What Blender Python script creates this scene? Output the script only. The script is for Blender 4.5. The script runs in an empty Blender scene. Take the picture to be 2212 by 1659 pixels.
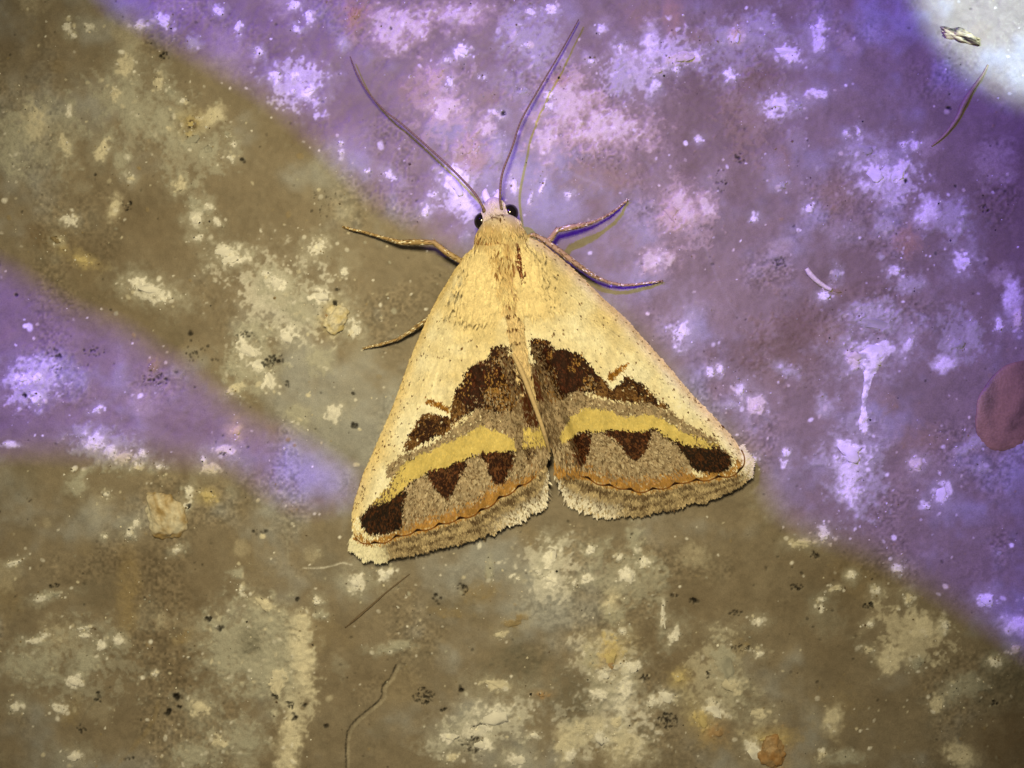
import bpy, math, random
import numpy as np
from mathutils import Vector
from mathutils.geometry import tessellate_polygon

# ---------------------------------------------------------------- units
# lengths are written in picture units (the frame is 2212 x 1659 of them);
# one unit is 0.02 mm, so the frame is about 44 x 33 mm of stone.
U = 2.0e-5
D = 3072.0            # camera height above the stone
CX, CY = 1106.0, 829.5
rng = np.random.default_rng(7)
random.seed(7)

def W(px, py, z=0.0):
    """point whose picture position is px,py and whose height over the stone is z"""
    k = 1.0 - z / D
    return np.array(((px - CX) * k * U, -(py - CY) * k * U, z * U))

scene = bpy.context.scene
col = scene.collection

# ---------------------------------------------------------------- camera
cam_d = bpy.data.cameras.new('camera')
cam = bpy.data.objects.new('camera', cam_d)
col.objects.link(cam)
cam.location = (0, 0, D * U)
cam_d.lens = 50; cam_d.sensor_width = 36
cam_d.clip_start = 0.002; cam_d.clip_end = 10
cam_d.dof.use_dof = True
cam_d.dof.focus_distance = (D - 75) * U
cam_d.dof.aperture_fstop = 50e-3 / (46 * U) * 1.0
scene.camera = cam

# ---------------------------------------------------------------- world, lamps, exposure
world = bpy.data.worlds.new('World'); scene.world = world
world.use_nodes = True
bg = world.node_tree.nodes['Background']
bg.inputs[0].default_value = (1.0, 0.82, 0.52, 1); bg.inputs[1].default_value = 0.10

def spot(name, pos, target, power, color, size_deg, blend, radius):
    d = bpy.data.lights.new(name, 'SPOT')
    d.energy = power; d.color = color; d.spot_size = math.radians(size_deg)
    d.spot_blend = blend; d.shadow_soft_size = radius * U
    o = bpy.data.objects.new(name, d); col.objects.link(o)
    p = Vector(pos) * U; t = Vector(target) * U
    o.location = p
    o.rotation_euler = (t - p).to_track_quat('-Z', 'Y').to_euler()
    return o

WARM = (1.0, 0.80, 0.40)
VIOLET_POS = (-3240.0, 3960.0, 6130.0)
flash = spot('flash_light', (-240, 880, 3200), (-230, -70, 0), 0.226, WARM, 59, 1.0, 300)
violet = spot('violet_light', VIOLET_POS, (0, 0, 0), 1.45, (0.15, 0.012, 1.0), 40, 0.3, 44)
white = spot('white_light', (2600, 2600, 4200), (1274, 1029, 0), 1.15, (0.84, 1.0, 0.86), 10.2, 0.32, 20)

scene.view_settings.view_transform = 'Standard'
scene.view_settings.look = 'None'
scene.view_settings.exposure = 0.0
scene.view_settings.gamma = 1.0
scene.view_settings.use_curve_mapping = False

# ---------------------------------------------------------------- helpers
def lin(c):
    c = np.asarray(c, float) / 255.0
    return np.where(c <= 0.04045, c / 12.92, ((c + 0.055) / 1.055) ** 2.4)

def T(r, g, b, gain=1.0):
    """base colour that shows as r,g,b under the warm flash"""
    return np.clip(lin((r, g, b)) / np.array(WARM) / gain, 0.003, 0.86)

def new_mesh(name, verts, faces, colors=None, smooth=True, mat=None):
    """verts (n,3) in metres; faces (m,k) int array, one k"""
    verts = np.asarray(verts, np.float32); faces = np.asarray(faces, np.int32)
    me = bpy.data.meshes.new(name)
    m, k = faces.shape
    me.vertices.add(len(verts)); me.vertices.foreach_set('co', verts.ravel())
    me.loops.add(m * k); me.loops.foreach_set('vertex_index', faces.ravel())
    me.polygons.add(m)
    me.polygons.foreach_set('loop_start', np.arange(0, m * k, k, dtype=np.int32))
    me.polygons.foreach_set('loop_total', np.full(m, k, np.int32))
    me.polygons.foreach_set('use_smooth', np.full(m, bool(smooth)))
    if colors is not None:
        a = me.attributes.new('albedo', 'FLOAT_COLOR', 'POINT')
        c4 = np.ones((len(verts), 4), np.float32); c4[:, :3] = colors
        a.data.foreach_set('color', c4.ravel())
    me.update(); me.validate()
    if mat: me.materials.append(mat)
    return me

def link(name, me, parent=None, label=None, cat=None, group=None, kind=None):
    o = bpy.data.objects.new(name, me); col.objects.link(o)
    if parent: o.parent = parent
    if label: o['label'] = label
    if cat: o['category'] = cat
    if group: o['group'] = group
    if kind: o['kind'] = kind
    return o

def vnoise(x, y, scale, seed, octaves=1, gain=0.5):
    """smooth value noise, about -1..1"""
    out = np.zeros(np.broadcast(x, y).shape); amp = 1.0; tot = 0.0
    for o in range(octaves):
        g = np.random.default_rng(seed + 31 * o).random((257, 257)) * 2 - 1
        fx = (x / scale + 57.3) % 256; fy = (y / scale + 91.7) % 256
        ix = np.floor(fx).astype(int); iy = np.floor(fy).astype(int)
        tx = fx - ix; ty = fy - iy
        tx = tx * tx * (3 - 2 * tx); ty = ty * ty * (3 - 2 * ty)
        ix1 = (ix + 1) % 256; iy1 = (iy + 1) % 256; ix %= 256; iy %= 256
        v = (g[iy, ix] * (1 - tx) + g[iy, ix1] * tx) * (1 - ty) + (g[iy1, ix] * (1 - tx) + g[iy1, ix1] * tx) * ty
        out = out + v * amp; tot += amp; amp *= gain; scale = scale / 2.03
    return out / tot * 1.6

def sstep(a, b, x):
    t = np.clip((x - a) / (b - a), 0, 1)
    return t * t * (3 - 2 * t)

def spline(pts, n, closed=False):
    """Catmull-Rom through pts (k,d), n samples, even in chord length"""
    P = np.asarray(pts, float); k = len(P)
    if closed:
        Q = np.vstack([P[-1], P, P[0], P[1]]); segs = k
    else:
        Q = np.vstack([2 * P[0] - P[1], P, 2 * P[-1] - P[-2]]); segs = k - 1
    out = []
    for i in range(segs):
        p0, p1, p2, p3 = Q[i:i + 4]
        t = np.linspace(0, 1, 24, endpoint=False)[:, None]
        out.append(0.5 * (2 * p1 + (p2 - p0) * t + (2 * p0 - 5 * p1 + 4 * p2 - p3) * t ** 2 + (3 * p1 - p0 - 3 * p2 + p3) * t ** 3))
    A = np.vstack(out + [P[:1] if closed else P[-1:]])
    d = np.r_[0, np.cumsum(np.linalg.norm(np.diff(A, axis=0), axis=1))]
    s = np.linspace(0, d[-1], n)
    return np.stack([np.interp(s, d, A[:, j]) for j in range(A.shape[1])], 1)

def inpoly(x, y, poly):
    inside = np.zeros(x.shape, bool); n = len(poly); j = n - 1
    for i in range(n):
        xi, yi = poly[i]; xj, yj = poly[j]
        c = ((yi > y) != (yj > y)) & (x < (xj - xi) * (y - yi) / ((yj - yi) or 1e-9) + xi)
        inside ^= c; j = i
    return inside

def smooth_poly(p): return spline(p, 6 * len(p), True)[:-1]

def material(name, rough=0.6, spec=0.3, grain=0.0, grain_scale=2.0e4, bump=0.0, color=None, sheen=0.0, rough_var=0.0, coat=0.0):
    m = bpy.data.materials.new(name); m.use_nodes = True
    nt = m.node_tree; b = nt.nodes['Principled BSDF']
    b.inputs['Roughness'].default_value = rough
    b.inputs['Specular IOR Level'].default_value = spec
    b.inputs['Sheen Weight'].default_value = sheen
    b.inputs['Coat Weight'].default_value = coat
    if color is None:
        src = nt.nodes.new('ShaderNodeAttribute'); src.attribute_name = 'albedo'; out = src.outputs['Color']
    else:
        src = nt.nodes.new('ShaderNodeRGB'); src.outputs[0].default_value = (*color, 1); out = src.outputs[0]
    tc = nt.nodes.new('ShaderNodeTexCoord')
    if grain or bump or rough_var:
        n = nt.nodes.new('ShaderNodeTexNoise'); n.inputs['Scale'].default_value = grain_scale
        n.inputs['Detail'].default_value = 3
        nt.links.new(tc.outputs['Object'], n.inputs['Vector'])
    if grain:
        mr = nt.nodes.new('ShaderNodeMapRange')
        mr.inputs[1].default_value = 0.3; mr.inputs[2].default_value = 0.7
        mr.inputs[3].default_value = 1 - grain; mr.inputs[4].default_value = 1 + grain
        nt.links.new(n.outputs['Fac'], mr.inputs[0])
        mx = nt.nodes.new('ShaderNodeVectorMath'); mx.operation = 'SCALE'
        nt.links.new(out, mx.inputs[0]); nt.links.new(mr.outputs[0], mx.inputs['Scale'])
        out = mx.outputs[0]
    if rough_var:
        m2 = nt.nodes.new('ShaderNodeMapRange')
        m2.inputs[1].default_value = 0.35; m2.inputs[2].default_value = 0.65
        m2.inputs[3].default_value = rough - rough_var; m2.inputs[4].default_value = rough + rough_var
        nt.links.new(n.outputs['Fac'], m2.inputs[0]); nt.links.new(m2.outputs[0], b.inputs['Roughness'])
    if bump:
        bp = nt.nodes.new('ShaderNodeBump'); bp.inputs['Strength'].default_value = bump
        bp.inputs['Distance'].default_value = 3 * U
        nt.links.new(n.outputs['Fac'], bp.inputs['Height']); nt.links.new(bp.outputs[0], b.inputs['Normal'])
    nt.links.new(out, b.inputs['Base Color'])
    return m

M_STONE = material('stone', 0.6, 0.25, grain=0.15, grain_scale=1.9e4, bump=0.10, rough_var=0.18)
M_GRAIN = material('mineral', 0.5, 0.4, grain=0.14, grain_scale=0.9e4, bump=0.35)
M_SCALE = material('wing_scales', 0.6, 0.10)
M_FUR = material('fur', 0.65, 0.10)
M_BODY = material('body_cuticle', 0.6, 0.2, grain=0.1)
M_LEG = material('leg_cuticle', 0.5, 0.3, grain=0.15, grain_scale=1.2e4)
M_EYE = material('eye', 0.12, 0.6, color=(0.006, 0.004, 0.006), coat=0.3)
M_PLATE = material('gobo_black', 0.7, 0.2, color=(0.03, 0.03, 0.03), grain=0.1, grain_scale=300)

# ================================================================ STONE
step = 2.15
xs_in = np.arange(-70, 2283, step); ys_in = np.arange(-70, 1730, step)
def extend(a, far, n=26):
    g = np.linspace(0, 1, n + 1)[1:] ** 2.2
    return np.r_[(a[0] - far * g)[::-1], a, a[-1] + far * g]
xs = extend(xs_in, 2600); ys = extend(ys_in, 2600)
X, Y = np.meshgrid(xs, ys)
NX, NY = len(xs), len(ys)

n_big = vnoise(X, Y, 420, 1, 4); n_mid = vnoise(X, Y, 110, 2, 4, 0.6); n_sm = vnoise(X, Y, 32, 3, 3, 0.6)
n_fine = vnoise(X, Y, 9, 4, 2, 0.6); n_dot = vnoise(X, Y, 5, 5)
wob = {90: vnoise(X, Y, 60, 11, 3, 0.6), 30: vnoise(X, Y, 22, 12, 3, 0.65), 10: vnoise(X, Y, 9, 13, 2, 0.65)}

tex = vnoise(X, Y, 15, 15, 3, .8)
base = T(121, 103, 69)[None, None, :] * np.ones(X.shape + (1,))
grey = T(146, 138, 110); brown = T(100, 81, 50)
def mix(img, c, a): return img + (np.asarray(c) - img) * a[..., None]
alb = mix(base, grey, 0.75 * sstep(-0.1, 0.9, n_mid * 0.7 + n_big * 0.6))
alb = mix(alb, brown, 0.6 * sstep(0.05, 0.9, -n_big * 0.8 - n_mid * 0.4))
alb *= (1 + 0.10 * n_sm + 0.06 * n_fine)[..., None]
rough_zone = sstep(-.1, .8, vnoise(X, Y, 130, 23, 3))
H = 2.6 * n_mid + 0.7 * n_sm + (.15 + .5 * rough_zone) * n_fine + .5 * rough_zone * n_dot + 7 * n_big

CR = {  # w white, c cream, g pale grey, p peach, o orange, y yellow, t tan, b brown, r red brown, k dark pit, d dark grey
    'w': np.array((.74, .77, .86)), 'c': np.array((.59, .58, .54)), 'g': np.array((.34, .355, .36)), 'p': T(178, 150, 102), 'o': T(158, 122, 70),
    'y': T(190, 162, 92), 't': T(134, 110, 64), 'b': T(98, 77, 46), 'r': T(104, 78, 44), 'k': T(32, 26, 16), 'd': T(92, 82, 55)}

gran = vnoise(X, Y, 8.5, 16, 2, .8); gran2 = vnoise(X, Y, 26, 17, 2, .6)
def paint(x, y, rx, ry, rot, key, soft, alpha, rise=0.0, rough=1.0, granular=False):
    R = max(rx, ry) * 1.9 + 6
    i0, i1 = np.searchsorted(ys, (y - R, y + R)); j0, j1 = np.searchsorted(xs, (x - R, x + R))
    if i1 <= i0 or j1 <= j0: return
    sl = (slice(i0, i1), slice(j0, j1))
    c, s = math.cos(rot), math.sin(rot)
    dx = X[sl] - x; dy = Y[sl] - y
    u = (dx * c + dy * s) / rx; v = (-dx * s + dy * c) / ry
    d = np.sqrt(u * u + v * v)
    r = min(rx, ry)
    w = wob[90][sl] * 0.22 * min(1, r / 30) + wob[30][sl] * 0.34 * min(1, r / 9) + wob[10][sl] * 0.24
    d = d + w * rough
    a = sstep(1 + soft, 1 - soft, d) * alpha
    cc = CR[key]
    if granular:
        fall = sstep(1.75, .15, d)
        a = (.30 * fall + .72 * sstep(.46, .74, fall + .34 * gran[sl] + .14 * gran2[sl])) * alpha
        cc = cc + (CR['g'] - cc) * (.6 * sstep(0, .9, gran2[sl] - .5 * gran[sl]) * (1 - .75 * fall))[..., None]
    a3 = a * (1 + 0.18 * n_fine[sl]) * (1 - 0.42 * (1 - min(1, alpha * .6)) * sstep(-.2, .9, tex[sl]) - (.10 if granular else .22) * sstep(.1, .9, n_sm[sl]))
    alb[sl] = alb[sl] + (cc - alb[sl]) * np.clip(a3, 0, 1)[..., None]
    H[sl] += rise * a

# hand-listed marks of the stone: kind x y rx ry angle(deg) ; capital S after = soft
MARKS = """
w 145 56 9 9 0;w 191 58 12 7 20;w 157 77 6 6 0;w 304 52 13 10 0;w 353 44 20 11 20;w 513 58 8 15 0;w 667 33 10 14 0;w 635 7 9 9 0
o 762 30 17 19 0;g 738 93 14 17 0S;g 418 91 17 14 0S;w 595 163 17 13 20;w 635 163 8 8 0;w 668 194 18 11 -20;w 632 196 6 5 0
c 270 143 22 19 20;c 341 178 10 18 0;g 365 200 12 7 30;w 394 217 5 5 0;c 248 203 12 14 0;g 280 231 48 34 20S;g 350 262 46 34 0S
c 452 256 32 18 -40S;g 413 301 25 13 -40;y 413 266 16 13 0;b 414 268 9 7 30;g 453 327 21 19 0;w 497 340 9 7 0;w 504 311 5 6 0
g 490 287 8 7 0;c 68 270 28 40 0S;w 149 241 6 12 0;c 136 311 10 25 -20;c 217 325 13 22 20;g 262 353 19 34 -25S;c 280 385 9 6 0
c 387 399 13 15 0;w 423 469 16 18 0;w 467 477 11 10 0;w 448 444 9 8 0;g 420 440 14 16 0;w 147 474 20 12 -10;w 686 536 20 15 -20
w 490 546 28 16 15;w 425 514 14 7 0;c 245 441 13 30 15S;t 122 520 14 12 0;b 72 505 24 20 0S;c 120 518 7 5 0;g 30 300 40 60 0S
w 324 628 42 17 18;w 294 612 18 14 0;w 357 644 15 11 0;w 504 560 28 13 0;w 742 588 10 9 0;g 616 623 62 42 25S;w 600 610 24 16 20
w 574 591 10 9 0;g 651 668 38 30 0S;w 690 640 20 14 0;c 722 676 30 14 -25;w 740 690 16 18 0;y 712 690 9 18 10;o 706 684 4 8 0
w 532 757 22 30 -30;w 556 788 17 15 0;w 620 724 22 18 0;g 560 720 40 26 0S;w 581 822 13 19 0;c 504 840 19 8 -20;w 723 891 15 16 0
c 450 1011 17 15 0;y 448 1071 12 9 0;w 437 994 6 5 0;w 52 819 20 13 0;w 79 815 9 8 0;g 70 847 27 28 0S;w 75 860 14 12 0
w 210 884 13 5 -30;w 206 956 21 15 20;w 238 976 18 14 30;c 270 987 20 13 0;w 306 980 9 7 0;y 175 560 20 7 20;w 406 1061 10 9 0
g 165 1050 26 18 0S;g 186 1018 30 8 -35S;w 228 1068 7 6 0;w 343 1008 9 7 0;g 497 795 20 18 0S;y 508 931 10 13 0;c 485 973 18 10 0
t 329 791 8 12 30;g 648 900 30 26 0S;w 20 960 22 7 0S;c 300 1010 12 7 0;w 400 1095 9 8 0;g 690 780 30 24 0S;w 770 712 12 16 0
w 30 1216 18 5 -20;w 294 1131 8 10 20;w 277 1152 9 9 0;w 381 1188 11 6 -20;w 224 1160 4 4 0;g 511 1243 16 14 0S;w 521 1274 6 6 0
c 567 1302 30 11 28;c 648 1344 24 28 0S;g 505 1400 80 95 0S;g 590 1430 60 95 0S;d 540 1390 22 28 0S;c 602 1477 18 30 15;c 651 1430 22 60 -8S
c 622 1600 26 78 5S;c 434 1536 22 18 30;g 420 1635 46 30 0S;c 472 1600 16 14 -30;w 95 1375 9 8 0;w 84 1295 15 6 -15;g 116 1285 22 6 -10
w 182 1358 20 4 -12;w 182 1375 14 5 0;w 252 1386 12 10 0;w 217 1396 9 17 15;g 182 1435 30 26 0S;w 161 1473 16 11 0;w 126 1533 16 10 0
w 31 1526 12 11 0;w 161 1634 18 12 0;w 67 1386 13 6 0;w 332 1456 6 5 0;t 273 1253 20 60 0S;t 270 1330 18 45 0S;t 390 1380 24 12 -30S
g 60 1440 60 30 0S;g 520 1600 50 46 0S;t 150 1540 16 30 20S;g 690 1330 16 10 0S;w 685 1300 9 8 0
w 768 1260 17 17 0;w 833 1242 18 13 15;g 838 1404 44 14 -8S;w 1190 1200 16 24 20;w 1163 1235 10 8 0;w 1190 1253 20 15 30;w 1267 1251 12 10 -30
w 1240 1260 6 7 0;w 1277 1186 9 8 0;w 1358 1242 16 15 0;w 1393 1214 10 10 0;w 1338 1206 6 6 0;g 1370 1170 20 34 10S;g 1058 1235 9 25 0S
w 1118 1250 10 6 20;c 1321 1302 17 22 0S;g 1328 1332 26 24 0S;w 1433 1325 4 34 5;w 1457 1372 12 18 25;w 1345 1365 10 9 0;y 1321 1412 28 32 20
o 1318 1436 12 14 0;w 1362 1442 28 16 -10;g 1279 1421 22 30 0S;c 1072 1480 32 12 5;c 1083 1372 14 9 -30;t 1111 1344 26 9 -25;w 1069 1547 40 26 -20
w 1027 1580 46 17 -20;w 971 1592 26 12 -10;w 1044 1610 20 14 0;w 1155 1589 15 12 0;c 1244 1592 45 24 0S;c 1286 1568 36 26 0S;w 1338 1519 30 40 0S
c 1345 1603 30 30 0S;c 1220 1613 18 40 0S;w 1440 1508 21 13 10;w 1405 1522 8 8 0;w 1296 1501 14 11 0;y 1468 1466 11 9 0;c 978 1638 14 9 -30
w 1121 1641 20 14 0;o 1170 1501 12 4 0;t 1041 1281 38 18 -10S;t 971 1326 36 9 5S;d 1254 1512 56 52 0S;d 1120 1430 60 40 0S;w 1236 1632 16 12 0
c 1256 1575 16 12 0;w 1300 1595 18 12 20;c 1330 1560 14 14 0;w 1350 1485 14 20 0;w 1310 1460 20 12 0
w 1784 1155 16 16 0;c 1742 1172 26 9 -10;w 1938 1228 12 11 0;w 2131 1295 18 14 0;w 2195 1350 24 20 0S;w 1842 1246 8 8 0;c 1809 1272 14 5 -25
w 1895 1279 8 8 0;c 1966 1293 7 12 10;w 1776 1297 7 5 0;w 1776 1314 6 7 0;c 2005 1356 40 24 0S;w 2043 1354 7 9 0;c 1928 1424 28 27 0S
w 1641 1344 10 8 0;w 1641 1414 10 7 0;c 1875 1403 9 5 30;g 1571 1442 22 46 -20;c 1585 1484 24 17 0;w 1539 1534 28 18 20;y 1518 1561 16 24 -30
o 1546 1582 18 13 0;o 1669 1624 30 30 0;y 1660 1596 26 8 0;w 1627 1620 16 26 -30;c 1802 1561 20 28 0S;c 1641 1543 22 12 0;c 2026 1519 13 20 25
g 2064 1491 18 13 -40;c 2082 1638 34 22 25S;w 2152 1431 14 8 0;g 1984 1435 14 11 0;c 1774 1634 8 13 30;g 1830 1638 42 14 0S;t 1600 1400 18 20 0S
g 2110 1480 30 24 0S;d 2180 1480 60 60 0S;c 2196 1400 12 9 0;w 1880 1350 8 5 0;b 2190 1600 60 70 0S
w 1470 714 18 28 10;w 1536 803 9 8 0;w 1557 798 8 9 0;c 1634 876 20 19 -20;g 1578 878 14 9 0S;t 1807 628 18 7 10;g 1886 675 52 20 0S
g 1970 612 26 18 -10S;w 2082 563 20 20 0;g 2106 721 18 32 0S;g 2068 745 18 18 0;w 2043 784 25 15 0S;w 2159 703 7 16 0;w 2190 637 18 30 0S
w 1938 584 12 9 0;g 1809 591 7 12 0;g 2110 957 38 17 -25S;c 1984 1004 14 14 0;t 1984 980 42 50 0S;w 2040 1067 16 22 25;w 2001 1092 12 8 0
w 1697 977 8 9 0;w 1696 1000 6 5 0;g 2124 1011 15 9 0S;b 1753 749 85 60 0S;b 1735 704 62 46 0S;b 1588 763 60 44 0S;t 1800 720 30 26 0S
w 1966 742 9 18 30;g 1700 800 30 14 30S;c 2200 690 8 20 0;w 1884 762 50 32 -20;c 1850 770 26 18 0;g 1890 700 46 18 0;w 1840 976 34 22 0;g 1842 1040 36 62 0S;w 1838 1030 24 50 0S;w 1868 920 10 16 0;w 1600 840 10 14 20;t 1920 868 18 22 0S;g 1788 884 24 26 0S;w 1630 990 7 6 0
w 1772 58 20 15 0;w 1770 95 11 17 15;g 1655 52 26 36 -15S;g 1588 77 42 22 -20S;w 1704 110 32 14 20;w 1578 158 11 12 0;w 1676 228 28 22 10
g 1721 224 12 10 0;c 1483 122 34 16 -10;w 1462 147 9 14 0;w 1511 301 7 7 0;w 1767 200 18 9 0;w 1830 287 7 6 0;w 1856 284 5 10 0;g 1865 322 25 15 0
w 1977 315 9 12 0;w 1952 311 6 6 0;w 1900 375 30 24 20;w 1942 371 18 32 30;g 2064 465 30 36 0S;w 2005 459 20 30 30S;g 1914 490 22 25 0S
w 1748 450 9 9 0;p 1473 452 30 42 0S;p 1529 445 20 25 0S;t 1634 205 40 62 0S;b 1640 180 34 34 0S;t 1690 350 18 30 0S;o 1960 517 24 30 0S
o 1452 35 18 40 0S;t 1508 80 32 16 0S;t 1805 420 40 35 0S;g 1690 399 9 9 0;w 1634 472 8 7 0;w 1588 80 10 14 0;y 1592 72 7 12 10;w 1785 640 12 8 0
o 763 30 10 12 0;g 983 37 24 15 0S;c 1110 75 10 22 0S;w 1146 24 10 9 0;w 1189 15 12 8 0;w 1001 111 19 14 10;w 964 129 6 5 0;p 945 165 22 22 0
p 964 234 40 28 10S;w 971 176 8 12 0;t 896 187 34 28 0S;p 1016 319 24 18 30;o 1005 350 32 18 0S;w 983 392 23 34 -20;w 1001 435 22 22 0S;w 938 420 8 7 0
w 919 457 8 11 0;c 1073 247 13 9 0;t 1061 210 22 20 0S;p 1050 270 22 26 0S;w 1046 165 6 5 0;w 1140 97 6 6 0;g 1133 195 10 8 0;w 1189 229 11 9 0
w 1185 206 8 7 0;p 1226 232 58 52 0S;p 1320 274 78 44 10S;o 1208 169 16 12 0S;g 1346 169 26 32 0S;w 1406 82 22 34 0S;c 1463 124 25 14 0
w 1110 403 9 16 -15;w 1172 402 3 20 25;w 1146 424 3 13 20;w 1279 131 8 7 0;w 844 379 16 7 30;w 791 369 5 4 0;w 735 307 4 4 0;w 735 330 4 5 0
w 1414 180 9 14 0;g 1076 322 18 36 10S;p 1180 300 30 50 0S;t 1300 380 70 30 0S;p 860 60 60 40 0S;p 1000 30 60 30 0S;t 1390 30 30 40 0S;w 1340 100 8 8 0
g 1150 90 60 60 0S;w 1300 60 9 7 0;c 1420 150 12 8 0;w 1230 420 7 5 0;p 1420 560 40 30 0S;w 640 60 7 6 0;w 560 110 6 7 0;w 470 20 10 7 0;p 1450 470 22 30 0
"""
DARKS = """
353 122 11 11 8;325 93 4 5 1;270 443 13 12 9;203 376 8 7 1;520 343 3 3 1;525 348 3 3 1;595 777 22 13 22;573 785 10 10 12;621 831 6 6 4
728 626 5 5 2;723 655 5 4 3;408 719 4 4 2;297 626 8 7 1;54 852 8 5 2;766 917 6 7 4;763 850 4 4 1;530 722 22 7 12;406 1095 6 4 3;31 637 6 5 1
115 765 16 12 5;462 777 7 6 2;117 1269 14 6 6;448 1339 8 6 5;472 1358 9 4 5;383 1508 9 7 5;361 1542 10 5 4;385 1526 6 5 2;627 1522 10 13 9
655 1524 7 6 4;634 1552 6 9 4;592 1505 8 9 9;642 1295 6 5 4;210 1508 7 14 4;172 1578 10 10 4;275 1640 12 4 4;703 1571 5 4 2;994 1489 4 9 3
1394 1468 14 8 10;943 1295 13 13 5;999 1274 12 15 9;915 1505 24 20 34;960 1533 9 5 6;1020 1610 24 20 40;1037 1571 14 8 14;1443 1561 26 20 36
1459 1288 9 3 4;1366 1155 3 3 1;1531 1458 7 11 6;1592 1326 17 6 12;1725 1456 5 5 1;1686 570 14 14 12;2054 235 6 6 2;1961 390 6 4 2;2133 448 13 12 10
1087 240 6 8 2;844 60 2 2 1;1760 1200 14 10 8;1725 1270 16 7 9;1880 1310 14 8 9;2150 1520 10 8 4;330 820 30 20 16;200 760 26 12 9;120 800 14 12 6;480 980 10 6 6
880 1170 5 4 2;1300 1105 6 5 2;1600 1400 20 10 9;1500 1300 10 6 5;420 760 20 30 10;560 1150 16 8 5;60 1080 6 4 2;1560 390 14 30 9;1600 340 10 14 6;700 440 40 30 9
"""
marks = []
for rec in MARKS.replace('\n', ';').split(';'):
    f = rec.split()
    if len(f) != 6: continue
    soft = f[5].endswith('S')
    marks.append((f[0], *(float(v) for v in f[1:5]), math.radians(float(f[5].rstrip('S'))), soft))

alb *= (1 + .24 * n_dot * rough_zone)[..., None]
# random small inclusions first, the listed marks on top
clus = vnoise(X, Y, 170, 21, 2)
for q in range(2000):
    x = rng.uniform(-60, 2270); y = rng.uniform(-60, 1720)
    i = min(np.searchsorted(ys, y), NY - 1); j = min(np.searchsorted(xs, x), NX - 1)
    if clus[i, j] < rng.uniform(-1.0, 0.55): continue
    r = rng.choice((1.8, 2.4, 3.2, 4.5, 6.5), p=(.46, .3, .16, .06, .02))
    paint(x, y, r * rng.uniform(.8, 1.7), r, rng.uniform(0, 3.1), rng.choice(list('wwwccgt')), 0.35, rng.uniform(.35, .95), 0.8)
for q in range(240):
    x = rng.uniform(-60, 2270); y = rng.uniform(-60, 1720); r = rng.uniform(12, 46)
    paint(x, y, r * rng.uniform(.8, 1.6), r, rng.uniform(0, 3.1), rng.choice(list('ggctddb')), 0.55, rng.uniform(.10, .34), 0.6)
for q in range(480):
    x = rng.uniform(-60, 2270); y = rng.uniform(-60, 1720); r = rng.uniform(1.3, 3.0)
    paint(x, y, r * 1.3, r, rng.uniform(0, 3), 'k', 0.4, rng.uniform(.3, .8), -1.5)
# broad crusted patches that tie the single marks together
CRUST = '''w 600 640 120 90 25;g 300 240 110 80 20;g 560 1420 110 110 0;c 640 1480 40 150 5;w 1310 1440 70 90 0;w 1300 1570 110 60 0;w 1050 1570 110 50 -20;g 1600 95 90 60 -20
w 1350 160 60 60 0;w 1450 110 60 40 0;g 2070 730 60 60 -40;g 1890 690 70 40 0;w 1930 390 70 50 20;g 2040 470 60 50 30;p 960 230 70 90 0;p 1230 240 90 90 0;p 1330 280 90 60 0
g 180 1420 120 80 0;g 100 300 80 90 0;g 420 330 90 60 -30;w 1190 1230 60 60 0;g 1350 1250 80 60 0;c 1980 1370 90 50 20;c 1560 1470 60 80 -20;w 1000 420 50 60 0;g 540 770 60 70 0
g 230 970 80 40 10;w 70 830 60 50 0;p 1480 460 70 70 0;t 1640 230 60 110 0;t 1740 740 130 80 0;g 1850 1000 60 110 0;t 1010 340 60 50 0;w 640 180 60 50 0'''
for rec in CRUST.replace('\n', ';').split(';'):
    f = rec.split()
    paint(*(float(v) for v in f[1:5]), math.radians(float(f[5])), f[0], .4, rng.uniform(.42, .62), 2.0, 1.3, True)
for k, x, y, rx, ry, a, soft in marks:
    if soft:
        paint(x, y, rx * 1.1, ry * 1.1, a, k, 0.6, 0.56, 1.0)
        if k in 'gcwp': paint(x, y, rx * .85, ry * .85, a, 'w' if k == 'w' else 'c' if k in 'cp' else 'g', .3, .72, 1.5, 1.4, True)
        for _ in range(int(rx * ry / 260) + 1):      # finer crumbs inside a soft patch
            t = rng.uniform(0, 6.28); q = math.sqrt(rng.random())
            paint(x + rx * q * math.cos(t), y + ry * q * math.sin(t), rng.uniform(2, 7), rng.uniform(2, 5), rng.uniform(0, 3), k if k in 'dbt' else rng.choice(list(k + 'wc')), 0.4, rng.uniform(.3, .7), 0.8)
for k, x, y, rx, ry, a, soft in marks:
    if not soft:
        paint(x, y, rx * 1.9 + 3, ry * 1.9 + 3, a, 'g' if k in 'wc' else k, 0.75, rng.uniform(.22, .5), 0.5)
        paint(x, y, rx * 1.05, ry * 1.05, a, k, .3, rng.uniform(.75, 1.0), 2.0, 1.2, True)
        for _ in range(rng.integers(2, 9)):         # crumbs broken off around it
            t = rng.uniform(0, 6.28); q = rng.uniform(.7, 2.1)
            r = rng.choice((1.5, 2.2, 3.2, 4.5), p=(.35, .35, .2, .1))
            paint(x + rx * q * math.cos(t), y + ry * q * math.sin(t), r * rng.uniform(.9, 1.6), r, rng.uniform(0, 3), k if k in 'dbtyo' else rng.choice(list('wwcg')), 0.4, rng.uniform(.3, .85), .6)
darks = []
for rec in DARKS.replace('\n', ';').split(';'):
    f = [float(v) for v in rec.split()]
    if len(f) == 5: darks.append(f)
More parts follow.
